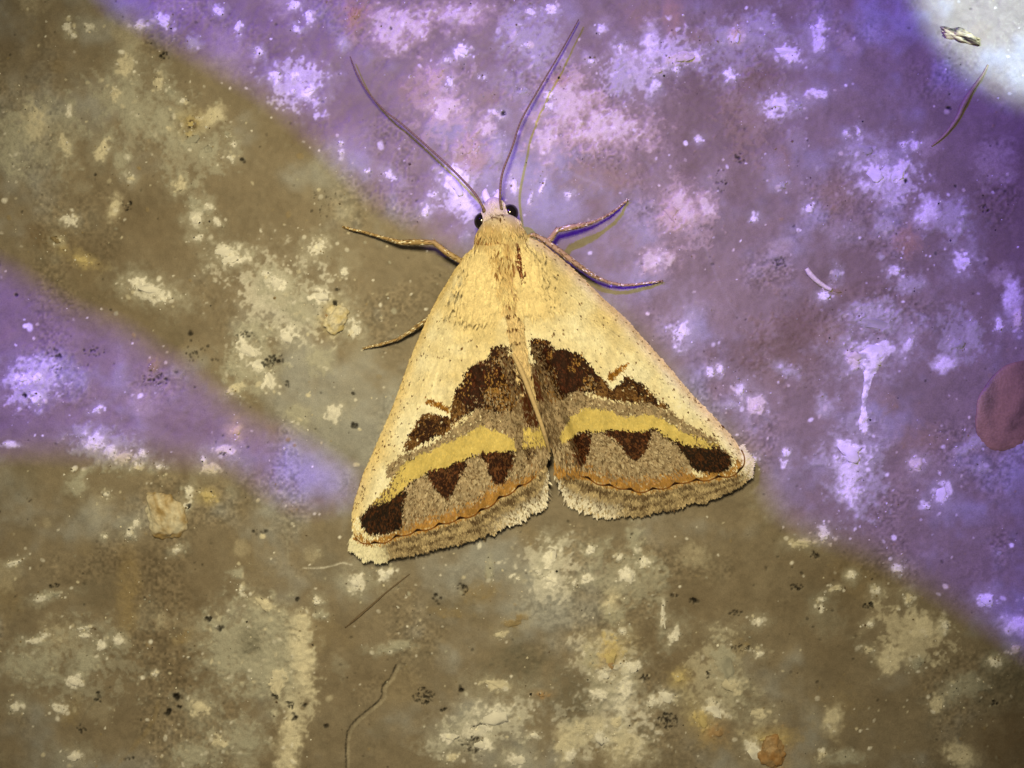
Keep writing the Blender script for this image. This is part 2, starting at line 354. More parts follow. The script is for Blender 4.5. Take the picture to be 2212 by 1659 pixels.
for x, y, rx, ry, n in darks:
    n = int(n * 1.9) + 1
    for _ in range(n):
        t = rng.uniform(0, 6.28); q = rng.random() ** .6 if n > 2 else 0
        r = rng.uniform(1.2, 2.6) * (1.4 if n < 12 else 1)
        paint(x + rx * q * math.cos(t), y + ry * q * math.sin(t), r * rng.uniform(.8, 1.6), r, rng.uniform(0, 3), 'k', 0.45, rng.uniform(.55, .95), -2.0, 1.8)
# cracks and ridges
def groove(pts, width, depth, key, alpha):
    P = spline(pts, int(len(pts) * 40))
    for x, y in P:
        x += rng.normal(0, .7); y += rng.normal(0, .7)
        paint(x, y, width, width, 0, key, 0.5, alpha, depth)
groove([(747, 1680), (747, 1596), (764, 1561), (820, 1512), (824, 1487), (841, 1466), (855, 1438)], 1.6, -.5, 'k', .5)
groove([(752, 1680), (753, 1600), (770, 1565), (827, 1515), (832, 1489), (848, 1468), (862, 1440)], 3.2, .01, 'c', .035)
groove([(175, 1650), (168, 1575), (215, 1500), (262, 1478), (292, 1472)], 2.2, -.5, 'd', .10)
groove([(250, 1655), (300, 1600), (330, 1555), (340, 1515)], 5, .05, 't', .06)
groove([(610, 1085), (617, 1150), (622, 1210), (625, 1290)], 2.4, .12, 'g', .06)
groove([(654, 1228), (690, 1228), (722, 1222), (738, 1217), (760, 1221)], 1.6, .3, 'w', .14)
groove([(1380, 330), (1440, 400), (1500, 480), (1560, 620), (1600, 690)], 3.4, .05, 'g', .04)
groove([(1150, 260), (1170, 310), (1230, 370), (1300, 400)], 4, .06, 'g', .05)

V = np.stack([(X - CX) * U, -(Y - CY) * U, (H - 8.0) * U], -1).reshape(-1, 3)
edge = sstep(0, 1, np.maximum(np.abs(X - CX) / 1300, np.abs(Y - CY) / 1050) - 0.8)
idx = np.arange(NX * NY).reshape(NY, NX)
F = np.stack([idx[1:, :-1], idx[1:, 1:], idx[:-1, 1:], idx[:-1, :-1]], -1).reshape(-1, 4)
stone = link('stone_surface', new_mesh('stone_surface', V, F, np.clip(alb, .004, .86).reshape(-1, 3), True, M_STONE), kind='structure')

def ground_h(x, y):
    i = np.clip(np.searchsorted(ys, y), 0, NY - 1); j = np.clip(np.searchsorted(xs, x), 0, NX - 1)
    return H[i, j] - 8.0

# ---- mineral grains set in the stone
def ico(sub):
    import bmesh
    bm = bmesh.new(); bmesh.ops.create_icosphere(bm, subdivisions=sub, radius=1.0)
    v = np.array([p.co[:] for p in bm.verts]); f = np.array([[q.index for q in p.verts] for p in bm.faces]); bm.free()
    return v, f
ICO_V, ICO_F = ico(2); ICO3_V, ICO3_F = ico(3); ICO4_V, ICO4_F = ico(5)

def lump(v, seed, amp):
    n = vnoise(v[:, 0] * 3 + v[:, 2] * 1.3, v[:, 1] * 3 - v[:, 2] * 1.7, 2.2, seed, 2, .7)
    n2 = vnoise(v[:, 0] * 3, v[:, 1] * 3 + v[:, 2], 0.9, seed + 5)
    return v * (1 + amp * n + amp * .5 * n2)[:, None]

grain_meshes = {}
def grain_mesh(key, variant):
    if (key, variant) in grain_meshes: return grain_meshes[key, variant]
    v = lump(ICO_V, 100 + variant * 17 + ord(key), 0.55)
    v[:, 2] = np.where(v[:, 2] > .4, .4 + (v[:, 2] - .4) * .45, v[:, 2])
    c = CR[key][None, :] * (1 + 0.16 * vnoise(v[:, 0] * 5, v[:, 1] * 5 + v[:, 2] * 3, 2, 40 + variant))[:, None]
    me = new_mesh('grain', v, ICO_F, np.clip(c * .93, .004, .86), variant % 2 == 0, M_GRAIN)
    grain_meshes[key, variant] = me
    return me
gi = 0
for k, x, y, rx, ry, a, soft in marks:
    if soft or min(rx, ry) < 4 or k in 'db' or gi >= 290: continue
    if 1000 < x < 1010 and False: continue
    o = link('grain', grain_mesh(k, gi % 7), parent=stone)
    r = min(rx, ry)
    o.location = W(x + random.uniform(-.25, .25) * rx, y + random.uniform(-.25, .25) * ry, ground_h(x, y) - 0.06 * r)
    q = random.uniform(.42, .66)
    o.scale = (rx * q * U, ry * q * U, max(2.2, r * .26) * U)
    o.rotation_euler = (0, 0, -a + random.uniform(-.3, .3))
    gi += 1

# grit lying in and on the rough zones
def grit():
    n = 3200
    o8 = np.array(((1, 0, 0), (-1, 0, 0), (0, 1, 0), (0, -1, 0), (0, 0, 1), (0, 0, -1)), float)
    f8 = np.array(((0, 2, 4), (2, 1, 4), (1, 3, 4), (3, 0, 4), (2, 0, 5), (1, 2, 5), (3, 1, 5), (0, 3, 5)))
    px, py = [], []
    while len(px) < n:
        if rng.random() < .55:
            m = marks[rng.integers(len(marks))]; q = rng.normal(0, 1.0, 2)
            x, y = m[1] + q[0] * m[3], m[2] + q[1] * m[4]
        else:
            x, y = rng.uniform(-60, 2270), rng.uniform(-60, 1720)
            if rough_zone[min(np.searchsorted(ys, y), NY - 1), min(np.searchsorted(xs, x), NX - 1)] < rng.random(): continue
        px.append(x); py.append(y)
    px, py = np.array(px), np.array(py)
    r = rng.choice((1.0, 1.5, 2.1, 3.0), n, p=(.42, .33, .18, .07))
    V = o8[None] * rng.uniform(.5, 1.4, (n, 6, 1)) * r[:, None, None] * np.array((1, 1, .7))
    a = rng.uniform(0, 6.28, n); ca, sa = np.cos(a)[:, None], np.sin(a)[:, None]
    V = np.stack([V[..., 0] * ca - V[..., 1] * sa, V[..., 0] * sa + V[..., 1] * ca, V[..., 2]], -1)
    base_ = np.stack([px - CX, -(py - CY), ground_h(px, py) + r * .2], 1)
    V = (V + base_[:, None]).reshape(-1, 3)
    Fg = (f8[None] + (np.arange(n) * 6)[:, None, None]).reshape(-1, 3)
    keys = rng.choice(list('wcgtbk'), n, p=(.30, .2, .2, .12, .10, .08))
    c = np.array([CR[k] for k in keys]) * rng.uniform(.7, 1.1, n)[:, None]
    link('grit', new_mesh('grit', V * U, Fg, np.clip(np.repeat(c, 6, 0), .004, .86), False, M_GRAIN), stone, kind='stuff')
grit()

def blob_thing(name, label, cat, x, y, rx, ry, hz, rot, key, seed, amp=.22, col2=None, sink=.25):
    v = lump(ICO4_V, seed, amp)
    v = v * (1 + amp * .28 * vnoise(v[:, 0] * 9 + v[:, 2] * 3, v[:, 1] * 9, 2.0, seed + 21, 3, .7))[:, None]
    n = vnoise(v[:, 0] * 4, v[:, 1] * 4 + v[:, 2] * 2, 2.4, seed + 9, 3, .7)
    c = CR[key][None, :] * (1 + .24 * n + .12 * vnoise(v[:, 0] * 30, v[:, 1] * 30, 2, seed + 33))[:, None]
    if col2 is not None:
        c = c + (np.asarray(col2) - c) * sstep(-.7, .9, n)[:, None]
    v = v * np.array((rx, ry, hz)) * U
    cr, sr = math.cos(-rot), math.sin(-rot)
    v = np.stack([v[:, 0] * cr - v[:, 1] * sr, v[:, 0] * sr + v[:, 1] * cr, v[:, 2]], 1)
    o = link(name, new_mesh(name, v, ICO4_F, np.clip(c, .004, .86), True, M_GRAIN), None, label, cat)
    o.location = W(x, y, ground_h(x, y) + hz * (1 - 2 * sink) * .5)
    return o

blob_thing('crumb', 'translucent tan mineral crumb standing proud of bare olive stone', 'crumb', 356, 1110, 40, 56, 18, math.radians(-25), 'c', 301, .15, T(150, 118, 62), .4)
blob_thing('pebble', 'smooth reddish brown pebble set in violet lit stone', 'pebble', 2188, 878, 74, 104, 9, math.radians(28), 'r', 302, .03, T(134, 100, 56), .66)
blob_thing('crust_flake', 'rough orange brown crust lump beside a white flake', 'crust', 1670, 1626, 32, 34, 11, 0, 'o', 303, .2, T(150, 104, 48), .6)
blob_thing('crust_flake', 'cream crust curl with an orange fleck on olive stone', 'crust', 722, 686, 26, 30, 12, .4, 'c', 304, .22, CR['y'])
blob_thing('debris_flake', 'crusty dark and yellow flake under the white glare', 'flake', 2072, 76, 44, 13, 9, math.radians(16), 'y', 305, .3, CR['k'])

# white chalky drip: a head, a thin neck and a lower patch in one mesh
def drip():
    cl = spline([(1893, 742, 6), (1886, 756, 22), (1882, 775, 26), (1881, 795, 17), (1876, 818, 9), (1870, 845, 7), (1866, 872, 5), (1866, 892, 7), (1862, 912, 9), (1858, 930, 3)], 70)
    rows = []; n = 13
    for i, (x, y, w) in enumerate(cl):
        for j in range(n):
            s = j / (n - 1) * 2 - 1
            ww = w * (1 + .75 * float(vnoise(np.array(i * 1.0), np.array(50. if s > 0 else 0.), 4.5, 401, 3, .8)) * (.7 if w > 20 else .5))
            px = x + s * ww; hgt = 3.2 * (1 - s * s) * min(1, w / 16) + random.uniform(-.5, .5)
            rows.append(W(px, y + random.uniform(-1.5, 1.5), float(ground_h(px, y)) + (hgt if abs(s) < .99 else -2.5)))
    v = np.array(rows); m = len(cl); ii = np.arange(m * n).reshape(m, n)
    f = np.stack([ii[1:, :-1], ii[1:, 1:], ii[:-1, 1:], ii[:-1, :-1]], -1).reshape(-1, 4)
    nz = vnoise(v[:, 0] / U, v[:, 1] / U, 14, 77, 3, .8)
    c = CR['w'] + (CR['g'] - CR['w']) * sstep(-.2, .7, nz)[:, None]
    link('chalk_drip', new_mesh('chalk_drip', v, f, np.clip(c, 0, .86), True, M_GRAIN), None, 'white chalky drip with a thin neck on violet lit stone', 'drip')
drip()

# ---- tubes
def tube(pts3, radii, seg=10, colors=None, taper=True):
    """pts3 (n,3) metres, radii (n,) metres"""
    P = np.asarray(pts3); n = len(P)
    t = np.gradient(P, axis=0); t /= np.linalg.norm(t, axis=1)[:, None]
    up = np.array((0, 0, 1.0)); b = np.cross(t, up); b /= np.maximum(np.linalg.norm(b, axis=1), 1e-9)[:, None]
    nn = np.cross(b, t)
    a = np.linspace(0, 2 * math.pi, seg, endpoint=False)
    v = P[:, None, :] + np.asarray(radii)[:, None, None] * (np.cos(a)[None, :, None] * b[:, None, :] + np.sin(a)[None, :, None] * nn[:, None, :])
    v = v.reshape(-1, 3); ii = np.arange(n * seg).reshape(n, seg); r = np.roll(ii, -1, 1)
    f = np.stack([ii[:-1], r[:-1], r[1:], ii[1:]], -1).reshape(-1, 4)
    v = np.vstack([v, P[:1], P[-1:]])
    caps = np.array([[n * seg, ii[0, (k + 1) % seg], ii[0, k], ii[0, k]] for k in range(seg)])
    cap2 = np.array([[n * seg + 1, ii[-1, k], ii[-1, (k + 1) % seg], ii[-1, (k + 1) % seg]] for k in range(seg)])
    if colors is not None:
        cc = np.repeat(np.asarray(colors), seg, 0); cc = np.vstack([cc, colors[:1], colors[-1:]])
    else: cc = None
    tri = [tuple(q[:3]) for q in np.vstack([caps, cap2])]
    return v, f, tri, cc

def tube_mesh(name, pts, r0, mat, colorf, n=60, seg=10):
    """pts rows: px,py,z,radius in picture units"""
    S = spline(pts, n); P = np.array([W(x, y, z) for x, y, z, _ in S])
    cols = np.array([colorf(i / (n - 1), i) for i in range(n)])
    v, f, tri, cc = tube(P, S[:, 3] * U, seg, cols)
    me = bpy.data.meshes.new(name)
    me.from_pydata(v.tolist(), [], f.tolist() + tri)
    a = me.attributes.new('albedo', 'FLOAT_COLOR', 'POINT')
    c4 = np.ones((len(v), 4), np.float32); c4[:, :3] = cc; a.data.foreach_set('color', c4.ravel())
    me.polygons.foreach_set('use_smooth', np.ones(len(me.polygons), bool))
    me.materials.append(mat); me.update()
    return me, S

def gz(x, y): return float(ground_h(x, y))
# loose fibres lying on the stone
def fibre(name, label, cat, pts, key, lift=0.4):
    P = [(x, y, gz(x, y) + r * lift, r) for x, y, r in pts]
    me, _ = tube_mesh(name, P, 1, M_GRAIN, lambda t, i: CR[key] * (.9 + .2 * random.random()), 50, 8)
    return link(name, me, None, label, cat)
fibre('fibre', 'long pinkish twisted fibre below the white glare on the stone', 'fibre', [(2134, 140, 2), (2122, 163, 3.5), (2096, 200, 5), (2080, 228, 6.5), (2066, 258, 5), (2040, 292, 3.5), (2012, 316, 1.8)], 't')
fibre('fibre', 'short pale curved fibre stub near the white drip', 'fibre', [(1742, 580, 5), (1750, 592, 6), (1764, 606, 5.5), (1780, 618, 5), (1796, 626, 4)], 'c')
fibre('bristle', 'straight thin brown bristle lying beside the moth wing tip', 'bristle', [(746, 1356, 1.2), (772, 1334, 2.6), (800, 1310, 2.4), (840, 1275, 1.6), (885, 1240, 1.0)], 'b', .9)

# ================================================================ MOTH
moth = bpy.data.objects.new('moth', None); col.objects.link(moth)
moth['label'] = 'cream moth with brown, grey and yellow banded wings resting on stone'; moth['category'] = 'moth'
moth.empty_display_size = 0.002

CREAM = T(236, 213, 148); CREAM2 = T(219, 187, 112); GOLD = T(208, 170, 90); DARKB = T(42, 19, 7); BROWN = T(84, 50, 18); LTB = T(120, 82, 34)
GREYT = T(158, 130, 82); GREYD = T(110, 84, 48); YELL = T(206, 172, 80); ORNG = T(168, 118, 48); PALE = T(238, 216, 150); BLACK = T(28, 16, 7); REDB = T(72, 32, 12)

SP = smooth_poly
LEFT = dict(
    big=SP([(1092, 736), (1062, 744), (1053, 766), (1026, 780), (1009, 794), (999, 818), (985, 840), (978, 875), (966, 925), (992, 902), (1019, 882), (1042, 874), (1069, 884), (1102, 880), (1117, 851), (1117, 808), (1107, 765)]),
    low=SP([(921, 886), (948, 890), (972, 893), (966, 912), (949, 933), (916, 950), (877, 970), (884, 938), (904, 904)]),
    link_=SP([(982, 848), (1000, 870), (985, 905), (958, 935), (948, 925), (968, 890)]),
    reni=SP([(920, 862), (934, 855), (952, 860), (970, 872), (969, 884), (945, 874), (924, 866)]),
    renline=SP([(916, 866), (945, 875), (974, 886), (972, 895), (945, 888), (916, 878)]),
    grey=SP([(1150, 880), (1100, 876), (1045, 872), (1020, 884), (1002, 902), (952, 941), (905, 964), (865, 981), (838, 1004), (845, 1030), (869, 1006), (906, 982), (952, 960), (1002, 936), (1036, 918), (1072, 925), (1102, 940), (1114, 956), (1150, 930)]),
    field=SP([(799, 1091), (829, 1078), (859, 1064), (886, 1034), (919, 1014), (959, 1004), (1002, 984), (1039, 971), (1086, 968), (1109, 962), (1150, 960), (1200, 975), (1170, 1060), (1092, 1090), (1012, 1124), (926, 1150), (852, 1170), (806, 1184), (774, 1168), (778, 1110)]),
    yel=SP([(1113, 956), (1102, 938), (1072, 923), (1036, 916), (1002, 934), (952, 958), (906, 978), (869, 1004), (840, 1044), (799, 1087), (799, 1092), (829, 1078), (859, 1064), (886, 1034), (919, 1014), (959, 1004), (1002, 984), (1039, 971), (1086, 968), (1109, 964)]),
    a=SP([(1039, 974), (1070, 970), (1099, 968), (1109, 984), (1099, 1014), (1079, 1034), (1062, 1024), (1052, 1001)]),
    b=SP([(929, 1014), (959, 1004), (1006, 987), (1002, 1008), (992, 1034), (966, 1071), (946, 1051), (932, 1038)]),
    c=SP([(791, 1094), (829, 1079), (879, 1054), (874, 1084), (869, 1118), (852, 1138), (816, 1144), (792, 1141), (782, 1121)]),
    apex=SP([(774, 1100), (780, 1122), (792, 1143), (816, 1148), (852, 1141), (876, 1140), (850, 1156), (829, 1162), (782, 1164), (766, 1140)]),
    fold=[(1114, 778), (1130, 815), (1150, 862), (1166, 905), (1134, 905), (1124, 860)],
    fyel=[(1128, 916), (1168, 905), (1184, 948), (1150, 955), (1128, 958)],
    fdark=[(1128, 960), (1152, 958), (1152, 980), (1134, 982)],
    term=[(775, 1160), (782, 1164), (806, 1168), (829, 1164), (852, 1154), (886, 1144), (926, 1134), (966, 1121), (1012, 1108), (1046, 1091), (1066, 1068), (1092, 1051), (1130, 1040), (1160, 1020)],
    costa=[(1042, 520), (1003, 560), (960, 625), (925, 691), (888, 780), (852, 878), (815, 965), (785, 1034), (766, 1100), (766, 1152)],
    inner=[(1075, 530), (1078, 600), (1085, 650), (1095, 710), (1110, 770), (1130, 815), (1150, 865), (1168, 920), (1182, 968), (1174, 1002)],
    outer=[(766, 1152), (784, 1164), (806, 1168), (829, 1164), (852, 1155), (886, 1145), (926, 1135), (966, 1122), (1012, 1109), (1046, 1093), (1072, 1074), (1100, 1058), (1138, 1034), (1174, 1002)])
RIGHT = dict(
    big=SP([(1141, 736), (1160, 721), (1182, 728), (1197, 748), (1219, 747), (1248, 756), (1267, 779), (1293, 802), (1318, 832), (1312, 852), (1265, 843), (1233, 840), (1205, 858), (1177, 852), (1160, 812), (1148, 776)]),
    low=SP([(1316, 828), (1335, 812), (1352, 805), (1370, 815), (1389, 826), (1412, 850), (1444, 877), (1415, 870), (1389, 862), (1347, 863), (1312, 852)]),
    link_=SP([(1290, 806), (1320, 830), (1340, 860), (1310, 856), (1290, 846)]),
    reni=SP([(1307, 812), (1312, 800), (1322, 790), (1347, 780), (1349, 789), (1334, 800), (1316, 816)]),
    renline=SP([(1298, 806), (1312, 818), (1322, 818), (1340, 805), (1350, 799), (1346, 806), (1326, 826), (1312, 828)]),
    grey=SP([(1175, 862), (1205, 858), (1231, 838), (1265, 846), (1310, 858), (1350, 867), (1392, 862), (1440, 882), (1474, 906), (1531, 938), (1550, 955), (1508, 942), (1469, 928), (1432, 903), (1401, 891), (1350, 894), (1304, 880), (1265, 877), (1233, 897), (1207, 926), (1185, 930)]),
    field=SP([(1205, 946), (1253, 926), (1304, 923), (1361, 926), (1412, 921), (1446, 943), (1474, 955), (1503, 959), (1545, 962), (1575, 970), (1600, 1010), (1580, 1040), (1517, 1050), (1446, 1062), (1375, 1074), (1304, 1060), (1240, 1050), (1170, 1060), (1175, 960)]),
    yel=SP([(1205, 942), (1211, 922), (1233, 895), (1265, 875), (1304, 878), (1350, 892), (1401, 889), (1432, 901), (1469, 926), (1508, 940), (1548, 957), (1545, 963), (1503, 959), (1474, 955), (1446, 943), (1412, 921), (1361, 926), (1304, 923), (1253, 926), (1211, 946)]),
    a=SP([(1226, 944), (1250, 932), (1270, 929), (1271, 963), (1262, 991), (1242, 997), (1233, 969)]),
    b=SP([(1304, 928), (1347, 926), (1401, 926), (1395, 960), (1375, 989), (1350, 977), (1335, 955)]),
    c=SP([(1446, 943), (1471, 957), (1503, 960), (1548, 963), (1571, 986), (1565, 1008), (1525, 1014), (1491, 1003), (1474, 980)]),
    apex=SP([(1560, 962), (1588, 985), (1590, 1012), (1560, 1024), (1520, 1028), (1495, 1018), (1490, 1006), (1525, 1017), (1566, 1010), (1574, 986)]),
    fold=[(1138, 775), (1150, 790), (1166, 845), (1160, 850), (1148, 815)],
    fyel=None, fdark=None,
    term=[(1190, 1005), (1215, 1008), (1248, 1014), (1276, 1028), (1304, 1040), (1341, 1045), (1375, 1054), (1412, 1050), (1446, 1043), (1477, 1033), (1517, 1030), (1559, 1023), (1584, 1017), (1588, 997)],
    costa=[(1140, 512), (1175, 532), (1230, 577), (1300, 645), (1352, 693), (1400, 747), (1446, 798), (1490, 850), (1531, 892), (1570, 934), (1594, 966)],
    inner=[(1118, 530), (1125, 600), (1132, 650), (1136, 720), (1142, 760), (1152, 810), (1166, 870), (1184, 930), (1196, 975), (1202, 1012)],
    outer=[(1594, 966), (1600, 1002), (1586, 1018), (1559, 1024), (1517, 1031), (1477, 1035), (1446, 1044), (1412, 1051), (1375, 1055), (1341, 1047), (1304, 1041), (1276, 1030), (1248, 1018), (1222, 1014), (1202, 1012)])

for Q in (LEFT, RIGHT):
    q = [tuple(p) for p in Q['term']]; m_ = Q['outer']
    Q['field_in'] = q + ([(1190, 900), (1100, 760), (900, 700), (700, 1000)] if Q is LEFT else [(1560, 850), (1400, 700), (1100, 700), (1120, 900)])

def polydist(x, y, line):
    L = spline(line, 120)
    d = np.full(x.shape, 1e9); sign = np.zeros(x.shape)
    for i in range(len(L) - 1):
        ax, ay = L[i]; bx, by = L[i + 1]
        t = np.clip(((x - ax) * (bx - ax) + (y - ay) * (by - ay)) / ((bx - ax) ** 2 + (by - ay) ** 2 + 1e-9), 0, 1)
        q = np.hypot(x - ax - t * (bx - ax), y - ay - t * (by - ay))
        m = q < d; d = np.where(m, q, d); sign = np.where(m, i / (len(L) - 1), sign)
    return d, sign

def wing_color(x, y, s, t, Pn, r, jag=2.2):
    """pattern of one forewing at picture points x,y; s costa->inner, t base->margin"""
    n = len(x)
    wx = 2.8 * vnoise(x, y, 17, 81, 2, .7); wy = 2.8 * vnoise(x, y, 17, 82, 2, .7)
    ed = sstep(.05, .15, s) * sstep(1, .95, t)
    x = x + r.normal(0, jag, n) + wx * ed; y = y + r.normal(0, jag, n) + wy * ed
    c = np.tile(CREAM, (n, 1))
    a = vnoise(x, y, 60, 61, 3); c = c + (CREAM2 - c) * np.clip(.3 + .5 * a + .75 * (1 - t * 1.7), 0, 1)[:, None]
    # costal edge golden with flecks
    e = sstep(.10, .0, s); c = c + (GOLD - c) * (e * .7)[:, None]
    fleck = r.random(n) < (.011 + .05 * sstep(.22, .02, s) * sstep(.2, .9, t) + .02 * (vnoise(x, y, 25, 63) > .6))
    def put(key, colr, p=1.0, alt=None, altp=0.0):
        if Pn.get(key) is None: return
        m = inpoly(x, y, Pn[key]) & (r.random(n) < p)
        c[m] = colr
        if alt is not None:
            mm = m & (r.random(n) < altp); c[mm] = alt
        fleck[m] = False
    m = (s > .78) & (y > 775) & (t > .4); c[m] = np.where((r.random(m.sum()) < .55)[:, None], GREYT, GREYD); fleck[m] = False
    put('grey', GREYT, .96, GREYD, .22)
    put('big', DARKB, 1, REDB, .25)
    mb = inpoly(x, y, Pn['big'])
    lowfade = sstep(-.1, .9, vnoise(x, y, 40, 66, 2) * .7 + (s - .55) * 1.4 + (y - 830) / 120)
    m = mb & (r.random(n) < lowfade * .62); c[m] = np.where((r.random(m.sum()) < .5)[:, None], GREYT, LTB)
    m = mb & (r.random(n) < .22 * sstep(.1, .7, vnoise(x, y, 26, 68))); c[m] = ORNG * .75
    put('link_', LTB, .85, BROWN, .5)
    put('low', BROWN, .95, LTB, .35)
    m = inpoly(x, y, Pn['low']) & (vnoise(x, y, 22, 69) > .1) & (r.random(n) < .7); c[m] = DARKB
    put('renline', PALE, .95)
    put('reni', T(120, 74, 18), .95, T(170, 116, 40), .3)
    put('field', GREYT, 1, GREYD, .26)
    m = inpoly(x, y, Pn['field']) & (r.random(n) < .2); c[m] = T(188, 160, 106)
    d, w = polydist(x, y, Pn['term'])
    # orange shade inside the terminal line
    fld = inpoly(x, y, Pn['field'])
    mid = np.exp(-((w - .55) / .33) ** 2)
    m = fld & (r.random(n) < sstep(38, 4, d) * mid * 1.3); c[m] = np.where((r.random(m.sum()) < .6)[:, None], ORNG, T(160, 112, 56))
    put('apex', PALE, .95, CREAM2, .3)
    put('yel', YELL, 1, T(208, 176, 86), .3)
    m = inpoly(x, y, Pn['yel']) & (r.random(n) < .5 * sstep(.25, .1, s)); c[m] = GREYD
    m = inpoly(x, y - 5, Pn['yel']) & ~inpoly(x, y, Pn['yel']) & (r.random(n) < .75) & (s > .18); c[m] = DARKB
    for k in 'ab': put(k, DARKB, 1, T(92, 50, 20), .3)
    for k in 'ab':
        m = inpoly(x, y, Pn[k]) & (r.random(n) < .05 + .22 * sstep(.3, .9, vnoise(x, y, 13, 84))); c[m] = T(92, 56, 24)
    put('c', BLACK, 1, T(70, 36, 12), .35)
    put('fold', REDB, .9, BROWN, .4); put('fyel', YELL, .95, GREYT, .15); put('fdark', DARKB, .9)
    # scalloped terminal line
    sc = np.abs(np.sin(w * math.pi * 8.5)) * 6
    side_in = inpoly(x, y, Pn['field_in'])
    m = (d < 17 - sc) & (t > .8) & (r.random(n) < .9); c[m] = ORNG * .95
    m = (inpoly(x, y, Pn['grey']) | fld) & (c[:, 2] < .25); c[m] = c[m] * (1 + .22 * vnoise(x[m], y[m], 7, 74, 2))[:, None]
    # hairy grey inner margin behind the brown
    m = (s > .86) & (t > .42) & ~inpoly(x, y, Pn['fold']) & (r.random(n) < .45) & (c[:, 0] < .35); c[m] = GREYD
    c[fleck] = np.where((r.random(fleck.sum()) < .5)[:, None], BROWN, LTB)
    c = c * (1 + .10 * vnoise(x, y, 9, 71, 2) + .07 * vnoise(x * 2.2 + y, y * .35, 24, 72, 2))[:, None]
    return .93 * c * np.clip(1 + r.normal(0, 1, n) * np.where(c[:, 0] > .5, .07, .14), .65, 1.35)[:, None]

def make_wing(side, Pn, label_, seed):
    r = np.random.default_rng(seed)
    ns, nt = 120, 220
    C = spline(Pn['costa'], nt); I = spline(Pn['inner'], nt); O = spline(Pn['outer'], ns)
    B = np.stack([np.linspace(C[0, k], I[0, k], ns) for k in (0, 1)], 1)
    s = np.linspace(0, 1, ns)[:, None]; t = np.linspace(0, 1, nt)[None, :]
    def co(k):
        return ((1 - s) * C[None, :, k] + s * I[None, :, k] + (1 - t) * B[:, None, k] + t * O[:, None, k]
                - ((1 - s) * (1 - t) * C[0, k] + s * (1 - t) * I[0, k] + (1 - s) * t * C[-1, k] + s * t * I[-1, k]))
    PX, PY = co(0), co(1)
    zc = np.interp(t[0], [0, .15, .5, 1], [78, 58, 40, 26])
    zi = np.interp(t[0], [0, .12, .35, .7, 1], [96, 112, 112, 92, 52])
    if side > 0: zi = zi - 10 * sstep(.35, .5, t[0])
    prof = 1 - (1 - s) ** 2.1
    Z = zc[None, :] + (zi - zc)[None, :] * prof
    crease = sstep(.80, .90, s) * sstep(1.0, .93, s) * sstep(.4, .55, t) * sstep(1, .9, t)
    Z = Z - (14 if side < 0 else 20) * crease
    # vein ridges fanning to the margin
    for k in np.linspace(.12, .84, 8):
        sv = .32 + (k - .32) * sstep(0, .75, t)
        Z = Z + 2.0 * np.exp(-((s - sv) / .014) ** 2) * sstep(.15, .5, t)
    Z = Z + 1.6 * vnoise(PX, PY, 46, seed + 3, 2) + 3.0 * vnoise(PX, PY, 150, seed + 5)
    k = 1 - Z / D
    P = np.stack([(PX - CX) * k, -(PY - CY) * k, Z], -1)            # picture units
    dS = np.gradient(P, axis=0); dT = np.gradient(P, axis=1)
    N = np.cross(dS, dT); N /= np.linalg.norm(N, axis=-1)[..., None]
    N = np.where(N[..., 2:] < 0, -N, N)
    TD = dT / np.linalg.norm(dT, axis=-1)[..., None]
    # membrane with real thickness
    ii = np.arange(ns * nt).reshape(ns, nt)
    top = P.reshape(-1, 3); bot = (P - N * 3.0).reshape(-1, 3); m = ns * nt
    f = np.stack([ii[1:, :-1], ii[1:, 1:], ii[:-1, 1:], ii[:-1, :-1]], -1).reshape(-1, 4)
    rim = np.r_[ii[0, :], ii[1:, -1], ii[-1, -2::-1], ii[-2:0:-1, 0]]; rn = np.roll(rim, -1)
    fr = np.stack([rim, rn, rn + m, rim + m], -1)
    if side < 0: f = f[:, ::-1]
    ss = np.repeat(s.ravel(), nt); tt = np.tile(t.ravel(), ns)
    mc = wing_color(PX.ravel(), PY.ravel(), ss, tt, Pn, r, 1.0) * .9
    wing = link('forewing', new_mesh('forewing', np.vstack([top, bot]) * U, np.vstack([f, f[:, ::-1] + m, fr]), np.clip(np.vstack([mc, mc * .6]), .003, .86), True, M_SCALE), moth)
    wing['label'] = label_
    # ---- scales
    area = np.linalg.norm(np.cross(dS, dT), axis=-1).ravel(); n = 46000
    pick = r.choice(len(area), n, p=area / area.sum())
    fi = np.clip(pick // nt + r.uniform(-.5, .5, n), 0, ns - 1.001); fj = np.clip(pick % nt + r.uniform(-.5, .5, n), 0, nt - 1.001)
    i0 = fi.astype(int); j0 = fj.astype(int); a = (fi - i0)[:, None]; b = (fj - j0)[:, None]
    def bil(A): return (A[i0, j0] * (1 - a) + A[i0 + 1, j0] * a) * (1 - b) + (A[i0, j0 + 1] * (1 - a) + A[i0 + 1, j0 + 1] * a) * b
    p = bil(P); nn = bil(N); td = bil(TD); q = bil(np.stack([PX, PY], -1))
    ang = r.normal(0, .16, n)[:, None]; sd = np.cross(nn, td)
    d = td * np.cos(ang) + sd * np.sin(ang); sd = np.cross(nn, d)
    L = r.uniform(8, 13, n)[:, None]; wdt = r.uniform(1.7, 2.7, n)[:, None]
    lift = r.uniform(.6, 2.4, n)[:, None]
    sv, tv = fi / (ns - 1), fj / (nt - 1)
    longer = 1 + .9 * (sstep(.8, 1, sv) * sstep(.4, .6, tv))[:, None] + .3 * (tv > .9)[:, None]
    L = L * longer; lift = lift * longer
    c = wing_color(q[:, 0], q[:, 1], sv, tv, Pn, r, 1.6)
    v0 = p + nn * .3; v1 = p + d * L * .62 + sd * wdt + nn * (lift * .8 + .4); v2 = p + d * L + nn * (lift + .4); v3 = p + d * L * .62 - sd * wdt + nn * (lift * .8 + .4)
